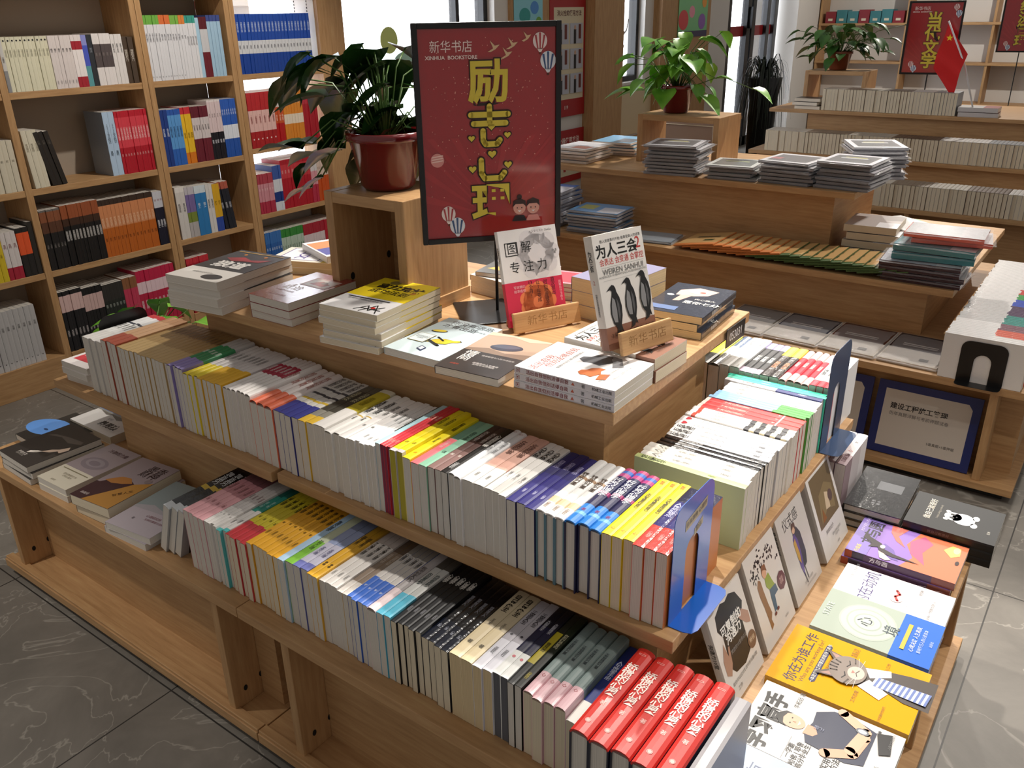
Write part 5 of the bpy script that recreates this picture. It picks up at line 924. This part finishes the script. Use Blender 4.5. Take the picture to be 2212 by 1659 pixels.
# window bay
bc(3, 3, 2.05, 2.576, 22, .309, [(0, '123f96'), (.34, 'd2d4d8'), (.56, '1a48a4')], 'royal blue spine with white band', texts=[('注册会计师', .55, 'cfdcf4', .78), ('真题', .5, '5a5a64', .45)])
bc(3, 2, 2.056, 2.245, 6, .305, [(0, 'a81c22'), (.3, 'e2b8b2'), (.68, 'b8262c')], 'red spine with pale middle panel', texts=[('二级建造师', .4, '8a2a2a', .52), ('●', .4, 'f0dcd8', .16)])
bc(3, 2, 2.245, 2.308, 3, .304, [(0, 'b4161c'), (.4, 'c8542a'), (.7, 'ddd4d0')], 'red spine with white head', texts=[('施工管理', .5, 'f0d8c8', .5)])
bc(3, 2, 2.308, 2.456, 7, .306, [(0, 'd8862c'), (.36, 'e6d8c4'), (.54, 'dc8a30')], 'orange spine with cream band', texts=[('安全工程', .45, 'f4e0c4', .78)])
bc(3, 2, 2.456, 2.57, 5, .282, [(0, 'a81a2a'), (.75, 'b83040')], 'brick red spine exam guide')
bc(3, 1, 2.056, 2.168, 6, .232, [(0, 'b03048'), (.3, 'd0909a'), (.75, 'b04050')], 'rose spine exam guide', texts=[('病历', .5, 'f0d4d8', .6)])
bc(3, 1, 2.168, 2.232, 4, .266, [(0, 'd8dce4'), (.2, '1c3a80'), (.42, 'd8dce4'), (.7, '3a5aa4')], 'white and navy spine exam guide')
bc(3, 1, 2.232, 2.464, 9, .29, [(0, 'b0182a'), (.62, 'c83a44'), (.9, 'b01c2c')], 'bright red spine exam guide', texts=[('题库', .5, 'f0b8b8', .75)])
bc(3, 1, 2.464, 2.514, 3, .275, [(0, 'b8304a'), (.4, 'd89aa4'), (.7, 'd8d4d6')], 'pink white spine exam guide')
bc(3, 1, 2.514, 2.606, 6, .284, [(0, 'c8521e'), (.55, 'd8c4b8'), (.97, 'e0d0c8')], 'rust orange spine exam guide', texts=[('执业', .5, '5a3020', .72)])
bc(3, 0, 2.055, 2.178, 7, .345, [(0, '2a62ac'), (.8, '3a72b8')], 'blue spine exercise book', texts=[('题解', .6, 'd0e0f0', .7)])
bc(3, 0, 2.178, 2.352, 10, .342, [(0, 'b8ccbc'), (.85, '3a8a3c')], 'pale green spine exercise book', texts=[('真题详解', .5, '3a5a40', .66)])
bc(3, 0, 2.352, 2.53, 9, .34, [(0, 'dccccf'), (.8, 'a82434')], 'pink spine exercise book with red head', texts=[('历年考题', .5, '7a3a44', .6)])
bc(3, 0, 2.53, 2.634, 4, .34, [(0, 'b02032')], 'crimson spine exercise book')
# left bay
bc(0, 2, .612, .742, 5, .23, [(0, 'd0c8b4')], 'beige spine history book', W=.16, texts=[('史', .5, '6a6250', .6)])
bc(0, 1, .48, .585, 4, .2, [(0, 'd2b82a')], 'yellow spine manual', W=.16, texts=[('法律', .4, '7a6a10', .6)])
bc(0, 1, .587, .657, 3, .224, [(0, 'a8243a'), (.26, 'd8d0ce')], 'white spine manual with red foot', W=.165, texts=[('条例', .6, '7a3a44', .7)])
bc(0, 1, .66, .718, 2, .232, [(0, '222020'), (.45, 'e2582c'), (.9, '222020')], 'black spine manual with orange block', W=.17)
bc(0, 1, .719, .743, 1, .252, [(0, '2a2826')], 'tall charcoal spine manual', W=.17)
bc(0, 0, .33, .66, 13, .288, [(0, 'c4c2c2'), (.12, 'b8b6b6')], 'pale grey spine yearbook', W=.17, texts=[('年鉴', .5, '6a6868', .7), ('●', .3, '4a4848', .12)])
# pink poster seen above the blue spines
g = Geo(); g.box((XW - .09, 2.0, 1.66), (XW - .086, 2.42, 2.3), 'eef0f2'); g.box((XW - .0855, 2.04, 1.735), (XW - .085, 2.3, 1.775), 'd8486a')
g.text('好书推荐新华', .06, 'd8486a', Matrix(((0, 0, 1, XW - .0845), (1, 0, 0, 2.18), (0, 1, 0, 1.825), (0, 0, 0, 1))), bold=.02); g.text('阅读让生活更美好', .026, 'f6eef0', Matrix(((0, 0, 1, XW - .0845), (1, 0, 0, 2.17), (0, 1, 0, 1.755), (0, 0, 0, 1))))
tag(g.obj('window_poster'), 'white poster with pink lettering behind the bookcase', 'poster')
# black bookend at the far left of the middle tier
bookend('black metal bookend behind the grey booklets', -1.958, .085, .16, .205, 'black', base=False)

# ------------------------------------------------------------ the second and third islands
def island(label, xr, x0, yB, yM, yT, xM, xT, yend, grp):
    t = thing('tiered_display_table', label, 'display table', grp, loc=(x0, yB, 0)); X = lambda v: v - x0; Y = lambda v: v - yB
    for z, a, y, yy in ((HB, xr, yB, yend + .25), (HM, xM, yM, yend + .1), (HT, xT, yT, yend)):
        Geo().bbox((0, Y(y), z - TH), (X(a), Y(yy), z), 'woodX').obj('shelf_board', t)
    for (za, zb, a, y, yy) in ((.058, HB - TH, xr - .03, yB + .14, yend + .2), (HB + .0004, HM - TH, xM - .1, yM + .06, yend), (HM + .0004, HT - TH, xT - .1, yT + .06, yend - .1)):
        g = Geo(); g.box((.3 if za > .6 else .05, Y(y), za), (X(a), Y(y) + .025, zb), 'woodX'); g.box((X(a) - .025, Y(y) + .025, za), (X(a), Y(yy), zb), 'woodY'); g.obj('riser_panel', t)
    Geo().bbox((0, -.004, .03), (X(xr), Y(yend + .25), .058), 'woodX').obj('bottom_board', t)
    Geo().box((.03, .03, 0), (X(xr) - .03, Y(yend), .03), 'plinth').obj('plinth', t)
    for a in (.22, -.75): Geo().bbox((X(a), .012, .058), (X(a) + .028, .14, HB - TH), 'woodZ').obj('divider_panel', t)
island('oak tiered table piled with bagged magazines behind the front island', .36, -2.25, 2.1, 2.46, 2.76, -.01, -.51, 3.6, 'rear tiered tables')
island('oak tiered table with cream paged novels farthest back', .9, -2.1, 4.98, 5.58, 5.96, .6, .3, 6.9, 'rear tiered tables')
# cardboard-thin paper goods in clear film
def mag(name, label, cat, mat, w, l, t_, face, edge, grp, film=True, art=()):
    o = thing(name, label, cat, grp, mat)
    key = ('mag', name, w, l, t_, face, edge, repr(art))
    if key not in MC:
        g = Geo(); g.box((0, 0, 0), (w, l, t_), edge)
        for i, (u0, v0, u1, v1, k) in enumerate([(0.01, 0.01, .99, .99, face)] + list(art)): g.poly([(u0 * w, v0 * l, t_ + .0004 * (i + 1)), (u1 * w, v0 * l, t_ + .0004 * (i + 1)), (u1 * w, v1 * l, t_ + .0004 * (i + 1)), (u0 * w, v1 * l, t_ + .0004 * (i + 1))], k)
        f = Geo(); n = 8; vs = []; q = random.Random(2)
        for i in range(n + 1):
            for j in range(n + 1): vs.append((-.012 + (w + .024) * i / n, -.012 + (l + .024) * j / n, t_ + .0022 + q.uniform(0, .002) - (.008 if i in (0, n) or j in (0, n) else 0)))
        f.add(vs, [(i * (n + 1) + j, (i + 1) * (n + 1) + j, (i + 1) * (n + 1) + j + 1, i * (n + 1) + j + 1) for i in range(n) for j in range(n)], 'plastic', smooth=True)
        MC[key] = (g.mesh('cover'), f.mesh('film'))
    link('cover_and_pages', MC[key][0], o)
    if film: link('plastic_sleeve', MC[key][1], o)
def pile(name, cat, look, n, cx, cy, z, w, l, t_, face, edge, th=0, film=True, art=()):
    for i in range(n):
        a = th + R.uniform(-4, 4); m = Matrix.Translation((cx + R.uniform(-.012, .012), cy + R.uniform(-.012, .012), z + i * (t_ + .0045) + .0006)) @ Matrix.Rotation(math.radians(a), 4, 'Z') @ Matrix.Translation((-w / 2, -l / 2, 0))
        mag(name, look if n == 1 else f'{look}, ' + ('topmost' if i == n - 1 else ordn(i) + ' from bottom') + f' of {numn(n)}', cat, m, w, l, t_, face, edge, look if n > 1 else None, film, art)
NOIR = ((.1, .12, .9, .86, '1a1819'), (.3, .62, .7, .67, 'd0c83a'), (.25, .5, .75, .58, 'c9c9cc'))
pile('magazine', 'magazine', 'bagged grey black magazine in tallest pile', 9, -1.41, 2.87, HT, .26, .25, .012, 'c8c6ca', '77777c', 8, art=NOIR)
pile('magazine', 'magazine', 'bagged dark green magazine in low pile', 4, -1.11, 2.9, HT, .23, .24, .013, 'c6c8c4', '77777c', 3, art=((.1, .12, .9, .9, '24301f'), (.25, .6, .75, .66, 'b8c070')))
pile('magazine', 'magazine', 'bagged reddish black magazine in middle pile', 6, -.84, 2.92, HT, .24, .25, .013, 'd0ced2', '77777c', -2, art=((.1, .12, .9, .86, '2a1a1c'), (.1, .3, .3, .5, 'a03038')))
pile('magazine', 'magazine', 'bagged black magazine in end pile', 7, -.575, 2.94, HT, .24, .26, .013, 'd4d2d8', '77777c', -4, art=NOIR)
pile('magazine', 'magazine', 'bagged silver black magazine stacked behind end pile', 8, -.58, 3.27, HT, .24, .28, .014, 'd8d6dc', '8a8a90', 24, art=NOIR)
pile('magazine', 'magazine', 'bagged white orange magazine on the far left', 5, -2.03, 2.96, HT, .22, .27, .011, 'f0eeee', 'd8c8ba', 2, art=((.45, .1, .9, .4, 'e08a6a'), (.1, .45, .9, .8, 'e6e6ea')))
pile('magazine', 'magazine', 'bagged sky blue magazine beside the open box', 5, -1.96, 3.3, HT, .24, .28, .011, '6ab4dc', 'd8c8ba', 5, art=((.5, .1, .95, .6, '3a3a44'),))
pile('magazine', 'magazine', 'bagged blue magazine with pear picture', 7, -1.7, 2.6, HM, .27, .21, .012, '4a9ad8', '8a8a92', 6, art=((.1, .3, .4, .75, 'b8bc3a'), (.55, .05, .98, .6, 'dfe0e8')))
pile('magazine', 'magazine', 'bagged bright blue white magazine behind', 9, -2.03, 2.64, HM, .26, .22, .016, '1f78d8', '9aa0b0', 4, art=((.4, 0, 1, .7, 'd6d4dc'),))
pile('magazine', 'magazine', 'grey blue bagged pamphlet before the envelopes', 1, -1.38, 2.58, HM, .23, .18, .012, '8a98a4', '6a7078', 8)
pile('notebook', 'notebook', 'wrapped purple spined picture book', 4, -.15, 2.585, HM, .3, .22, .018, '~b8bcc8', '~33202e', 2, art=((.7, 0, 1, 1, '~d8d6da'),))
pile('notebook', 'notebook', 'wrapped teal spined picture book', 2, -.12, 2.61, HM + .0915, .3, .2, .026, '~2a8490', '~1f7c88', 4, art=((.7, 0, 1, 1, '~dcdce0'),))
pile('notebook', 'notebook', 'wrapped coral spined picture book', 2, -.09, 2.64, HM + .154, .29, .2, .018, '~d8dce0', '~d85a48', 5, art=((.7, 0, 1, 1, '~e8e6ea'),))
pile('notebook', 'notebook', 'grey covered book stacked behind the envelopes', 4, -.44, 2.93, HM, .22, .26, .03, 'b8b0ae', 'cdbfa8', 3, False, art=((.6, .0, 1, .4, 'f0eef0'),))
for i in range(9):
    m = Matrix.Translation((-.2 + .05 * (i % 3), 2.86 + .06 * i, HM + .12)) @ Matrix.Rotation(-.42, 4, 'Y') @ Matrix.Rotation(.3, 4, 'X')
    mag('notebook', f'rolled teal green tipped magazine, {ordn(i)} of nine toward the back', 'notebook', Matrix.Translation((-.28 + .03 * (i % 2), 2.9 + .005, HM + .0006 + i * .012)) @ Matrix.Rotation(.12 * i, 4, 'Z') @ Matrix.Rotation(0, 4, 'X'), .2, .3, .01, ('2f8a86', '5aa878', 'd8d8d8')[i % 3], 'e6e2de', 'rolled teal magazines', False)
for i in range(20):
    m = Matrix.Translation((-1.22 + .044 * i, 2.47, HM + .012)) @ Matrix.Rotation(-.16, 4, 'Y')
    col = 'c8763a' if i < 8 else '3c5a2c'
    mag('document_envelope', f'{"orange" if i < 8 else "green"} tipped kraft envelope, {ordn(i if i < 8 else i - 8)} of {"eight" if i < 8 else "twelve"} shingled from left', 'envelope', m, .2, .27, .005, 'kraft', col, 'kraft envelopes', False, ((.02, .0, .98, .14, col), (.55, .3, .8, .42, '3a4a28'), (.25, .6, .8, .68, '6a5a3a')))
for i, (c, w) in enumerate((('5a5652', 'grey'), ('1c2438', 'navy'), ('4a2018', 'rust brown'), ('2e2028', 'plum'))):
    mag('exam_paper', f'{w} headed exam paper in clear film on the rear base shelf', 'exam paper', Matrix.Translation((-.86 + .225 * i, 2.14, HB + .0008)) @ Matrix.Rotation(-.04, 4, 'Z'), .215, .33, .014, 'b8b0a8', 'd6d0c8', 'exam papers in film', True, ((.01, .45, .99, .99, c), (.2, .62, .8, .65, 'c8c0ba'), (.2, .56, .8, .59, 'b8b0aa'), (.65, .12, .8, .2, '5a5652')))
RS = lambda s, d=0.0: ((.31 + d, s, HB + .0006), (-1, 0, 0), (0, 0, 1))
ww = 'row behind black bookend'
y = 2.105
for k, (n, foot, look) in enumerate(((3, 'e8e6e4', 'white spined workbook'), (4, 'd8583c', 'orange footed white workbook'), (4, '7a4a5a', 'mauve footed white workbook'), (6, '1f8a80', 'teal footed white workbook'), (7, '4a2a52', 'violet footed white workbook'), (5, '2a4ab8', 'cobalt footed white workbook'), (4, '3a9a4a', 'green footed white workbook'), (4, 'c84038', 'red footed white workbook'), (14, 'dcdcdc', 'grey white workbook'), (10, '3a90c0', 'azure footed white workbook'))):
    p = .019
    small_run('workbook', 'workbook', RS, ww, y, y + n * p, n, .27, .17, [(0, '~' + foot), (.45, '~e6e4e4')], look, group='workbooks by the black bookend'); y += n * p
t = bookend('black arched bookend before the white workbooks', 0, 0, .15, .155, 'black'); t.matrix_world = Matrix.Translation((.09, 2.1, HB + .0006)) @ Matrix.Rotation(-math.pi / 2, 4, 'Z') @ Matrix.Translation((0, 0, 0)); t.matrix_world = Matrix.Translation((.1, 2.102, HB + .0006)) @ Matrix.Rotation(-math.pi / 2, 4, 'Z') @ Matrix.Rotation(0, 4, 'Z') @ Matrix.Scale(1, 4)
for i, x in enumerate((-.56, -.17)):
    m = Matrix.Translation((x, 2.15, .0595)) @ Matrix.Rotation(math.radians(78), 4, 'X'); tt = thing('exam_book', ('blue framed exam book half hidden by the bookend' if i == 0 else 'blue framed exam book reading 建设工程施工管理, leaning in the niche'), 'exam book', 'blue exam books', m)
    g = Geo(); g.box((0, 0, 0), (.37, .29, .01), '16286a'); g.poly([(.03, .03, .0104), (.34, .03, .0104), (.34, .24, .0104), (.325, .26, .0104), (.03, .26, .0104)], 'c9c1b8')
    I = lambda a, b: Matrix.Translation((a, b, .0108))
    g.text('建设工程施工管理', .026, '14141a', I(.16, .195), bold=.02); g.text('历年真题详解与考前押题试卷', .0165, '5a5656', I(.165, .165)); g.text('5套真题+5套押题', .013, '3a3a3a', I(.26, .075)); g.obj('cover', tt)
# third island: rows of novels
def novels(place, row, x0, x1, n, L, W, cols):
    p = (x1 - x0) / len(cols); k = max(1, n // len(cols))
    for i, (c, w) in enumerate(cols): small_run('novel', 'novel', place, row, x0 + i * p, x0 + (i + 1) * p - .002, k, L, W, [(0, c)], w + ' novel', pg='page1', group='novels on the farthest table')
NC = (('d8d0c4', 'cream spined'), ('8a7a6a', 'taupe spined'), ('b0a89c', 'stone spined'), ('5a4438', 'umber spined'), ('c9c4c0', 'ash white spined'), ('8a8c90', 'grey spined'))
novels(row_front(5.98, HT + .0006), 'back table top tier', -1.69, -.72, 42, .2, .16, NC); novels(row_front(5.6, HM + .0006), 'back table middle tier', -1.98, -.1, 72, .2, .155, NC); novels(row_front(5.0, HB + .0006), 'back table base tier', -1.1, .3, 54, .2, .155, NC)
pile('notebook', 'notebook', 'cream paged book lying at the far table end', 3, -1.81, 6.07, HT, .2, .16, .024, '55504a', 'dcd2c0', 0, False)
pile('notebook', 'notebook', 'grey book with dark red end', 2, -.57, 6.08, HT, .26, .18, .03, 'b8b4b2', 'c4c0be', 0, False, ((.62, 0, 1, 1, '8a2028'),))
red_sign('red sign reading 当代文学 beyond the magazine piles', -1.03, 6.3, 1.2, .38, .515, '当代文学', HT, detail=False, th=8)
red_sign('red sign reading 经济管理 farthest back', -.68, 8.2, 1.28, .36, .52, '经济管理', .0, detail=False, th=8)
book(axes((-.49, 6.04, 1.06), (.05, .25, 1), (-1, 0, 0)), dict(L=.28, W=.16, T=.02, bands=[(0, '8a2028'), (.42, 'dcdad6')], front='dcdad6', art=[('rect', 0, 0, 1, .42, '96262c'), ('m', [circ(-.01, .0, .02, .03, 12)], '2a2a2a')]), 'white and red book standing by the small flag') if False else None
t = thing('hand_flag', 'small red flag with yellow stars on a white stick', 'flag', loc=(-.62, 6.02, 1.0))
Geo().tube([(.0, 0, 0), (-.1, 0, .28), (-.26, 0, .58)], .006, 'd8d8d8', 8).obj('stick', t)
g = Geo(); n = 10; vs = []
for i in range(n + 1):
    for j in range(n + 1): u, v = i / n, j / n; vs.append((-.26 + .16 * v - .05 * u, -.01 + .03 * math.sin(u * 7 + v * 2), .56 - .2 * v - .3 * u))
g.add(vs, [(i * (n + 1) + j, (i + 1) * (n + 1) + j, (i + 1) * (n + 1) + j + 1, i * (n + 1) + j + 1) for i in range(n) for j in range(n)], 'flagred', smooth=True)
g.poly([(-.225 + (.024 if k % 2 == 0 else .01) * math.sin(k * math.pi / 5), -.05, .47 + (.024 if k % 2 == 0 else .01) * math.cos(k * math.pi / 5)) for k in range(10)], 'ecd020'); g.obj('cloth', t)

# ------------------------------------------------------------ open boxes, plants, posters
def openbox(label, x, y, z, w, d, h):
    t = thing('display_cube', label, 'display cube', 'open boxes on rear tables', loc=(x, y, z)); k = .03
    Geo().bbox((0, 0, .0005), (k, d, h), 'woodZ').obj('side_panel', t); Geo().bbox((w - k, 0, .0005), (w, d, h), 'woodZ').obj('side_panel', t); Geo().bbox((k, 0, h - k), (w - k, d, h), 'woodX').obj('top_panel', t)
openbox('open oak box under the bright green pothos', -1.75, 3.06, HT, .46, .28, .245); openbox('open oak box under the far pothos', -1.9, 6.14, HT, .48, .3, .28)
def plant(label, x, y, z, r, h, pot, leaf, n, ex, size, seed, drop=.5, extra=()):
    q = random.Random(seed); t = thing('potted_pothos', label, 'potted plant', 'pothos plants', loc=(x, y, z))
    Geo().lathe([(r * .62, .0006), (r * .7, .01), (r * .92, h * .85), (r, h * .86), (r, h), (r * .9, h), (r * .86, h * .9)], pot, 28).obj('pot', t)
    Geo().lathe([(.001, h * .88), (r * .87, h * .89)], 'soil', 20, closed=False).obj('soil', t)
    st = Geo(); fo = Geo()
    pts = [(q.gauss(0, ex[0] * .5), q.gauss(0, ex[1] * .5), h + ex[2] * (q.random() ** .8) - drop * ex[2] * .3) for _ in range(n)] + list(extra)
    for (a, b, c) in pts:
        if seed == 4: a = -abs(a) * .95 + .03; b = max(b, -.1) if a < -.1 else abs(b)
        P = Vector((a, b, c)); o = Vector((a * .15, b * .15, h * .9)); mid = (o + P) / 2 + Vector((0, 0, .06))
        st.tube([o, mid, P], .0022, 'stem', 5)
        d = Vector((a, b, 0)) + Vector((q.gauss(0, .03) - (.06 if seed == 4 else 0), q.gauss(0, .03) - .03, 0)); d = (d.normalized() if d.length > .001 else Vector((1, 0, 0))); d.z = q.uniform(-1.1, .15); d.normalize()
        s_ = size * q.uniform(.7, 1.25); side = d.cross(Vector((0, 0, 1))).normalized(); up = side.cross(d); vs = []; N = 7
        for i in range(N + 1):
            u = i / N; wd = .46 * math.sin(math.pi * u ** .62) * (1 - .25 * u); bend = -.25 * u * u
            for k in (-1, -.5, 0, .5, 1): vs.append(P + d * s_ * (u - (.1 * abs(k) if u < .2 else 0)) + side * (s_ * wd * k) + up * s_ * (bend + .16 * abs(k) * wd * 2))
        fo.add(vs, [(i * 5 + k, i * 5 + k + 1, i * 5 + k + 6, i * 5 + k + 5) for i in range(N) for k in range(4)], leaf, smooth=True)
    st.obj('stems', t); fo.obj('foliage', t)
plant('dark leaved pothos in red pot on the oak cube', -1.17, .565, HT + .3165, .105, .15, 'potred', 'leafD', 62, (.26, .16, .3), .125, 4, 1.0, ((-.33, -.02, .26), (-.3, -.05, .05), (-.31, -.05, -.02), (-.22, -.08, .02), (-.05, -.12, .08)))
plant('bright green pothos in dark red pot behind the magazines', -1.6, 3.2, HT + .2455, .095, .14, 'potred', 'leafL', 58, (.24, .2, .32), .12, 9, .7)
plant('green pothos in brown pot on the farthest table', -1.69, 6.29, HT + .2805, .1, .14, 'potbrown', 'leafM', 60, (.34, .2, .26), .12, 12, .8)
plant('leafy pothos in a plastic bag before the bookcase', -2.68, .66, 0, .16, .42, 'wallw', 'leafL', 50, (.2, .2, .2), .1, 15, .5)
t = thing('spider_plant', 'dark arching strap leaved plant by the glass door', 'potted plant', loc=(-3.3, 9.0, 0)); Geo().lathe([(.14, .0006), (.16, .7), (.2, .95), (.17, .95)], 'black', 24).obj('planter', t); fo = Geo()
for i in range(110):
    a = R.uniform(0, 6.28); r_ = R.uniform(.18, .36); hh = R.uniform(.12, .38); w_ = .012; vs = []; dr = R.uniform(.5, .9)
    for k in range(8): u = k / 7; p = Vector((r_ * math.cos(a) * u ** .7, r_ * math.sin(a) * u ** .7, .95 + hh * math.sin(u * 2) - dr * u ** 3)); sd = Vector((-math.sin(a), math.cos(a), 0)) * w_ * (1 - u * .8); vs += [p - sd, p + sd]
    fo.add(vs, [(2 * k, 2 * k + 1, 2 * k + 3, 2 * k + 2) for k in range(7)], 'leafK', smooth=True)
fo.obj('foliage', t)
g = Geo(); g.bbox((-2.5, 4.55, 0), (-1.9, 4.75, 1.02), 'leather', .05); g.tube([(-2.45, 4.545, .2), (-2.44, 4.545, .95), (-1.96, 4.545, .95), (-1.95, 4.545, .2)], .006, 'd8c8b0'); tag(g.obj('armchair'), 'brown piped armchair back behind the bright pothos', 'chair')
def wposter(label, y0, y1, z0, z1, bg, items, off=.022):
    g = Geo(); g.box((XW + off, y0, z0), (XW + off + .004, y1, z1), bg); x = XW + off + .0046
    for i, it in enumerate(items):
        if it[0] == 't': g.text(it[1], it[4], it[5], Matrix(((0, 0, 1, x + .0004 * i), (1, 0, 0, it[2]), (0, 1, 0, it[3]), (0, 0, 0, 1))), bold=.02)
        else: g.poly([(x + .0004 * i, a, b) for a, b in it[0]], it[1])
    tag(g.obj('wall_poster'), label, 'poster')
rc = lambda a, b, c, d: [(a, b), (c, b), (c, d), (a, d)]
it = [(rc(5.53, .95, 6.02, 1.72), 'd8cdb0'), ('t', '消火栓的使用方法', 5.78, 1.67, .05, '5a2018')]
for r_ in range(3):
    for c_ in range(2): yy = 5.56 + .23 * c_; zz = 1.42 - .21 * r_; it += [(rc(yy, zz, yy + .21, zz + .17), 'b8bcc8'), (rc(yy + .06, zz, yy + .1, zz + .12), '1c1c22'), (circ(yy + .08, zz + .135, .016, .02, 10), 'c8a088'), (rc(yy + .14, zz + .04, yy + .18, zz + .16), '6a2a20')]
wposter('red fire hydrant instruction poster with picture grid', 5.47, 6.05, .8, 1.9, 'a3161e', it + [('t', '119', 5.72, .88, .045, 'ecd8d0')])
wposter('lower red extinguisher instruction poster', 5.47, 6.05, .2, .68, 'a3161e', [('t', '灭火器使用方法', 5.76, .58, .06, 'ecd8d0'), (rc(5.53, .26, 6.0, .48), 'd8cdb0'), (rc(5.7, .3, 5.74, .44), 'b03028')])
wposter('blue green flower scroll poster', 4.95, 5.36, 1.45, 2.1, '8ad0e0', [(circ(5.1, 1.66, .08, .06), '2a9a98'), (circ(5.24, 1.72, .06, .05), '4a90d8'), (circ(5.3, 1.62, .04, .03), '6aa83a')])
wposter('colourful garden poster on the wooden wall panel', 7.78, 8.5, 1.41, 2.2, '7ac88a', [(circ(7.9, 1.58, .12, .1), 'd83a44'), (circ(8.1, 1.66, .07, .06), 'ee9ab0'), (circ(8.36, 1.56, .09, .08), '8a5ab8'), (circ(8.4, 1.76, .06, .06), 'f0a030'), (rc(7.78, 1.41, 8.5, 1.47), '2a2a5a')], .105)
g = Geo(); g.box((-3.72, 11.98, 0), (-.4, 12.3, .03), 'woodX')
for z in (.45, .95, 1.44, 2.0): g.bbox((-3.7, 11.95, z), (-.4, 12.28, z + .03), 'woodX')
for x in (-3.7, -2.55, -1.5, -.43): g.bbox((x, 11.96, 0), (x + .03, 12.28, 2.2), 'woodZ')
tag(g.obj('wall_shelf'), 'tall back wall shelf holding teal boxes', 'shelf')
for i in range(7):
    g = Geo(); x = -3.62 + .15 * i; g.bbox((x, 11.97, 1.4706), (x + .14, 12.2, 1.62 + .02 * (i % 2)), '3f8088' if i % 3 else '8a2a34'); g.box((x + .04, 11.968, 1.5), (x + .1, 11.97, 1.53), 'd8cfb8'); tag(g.obj('gift_box'), which('teal or red gift box', i, 7, 'back wall shelf'), 'box', 'gift boxes on the back shelf')
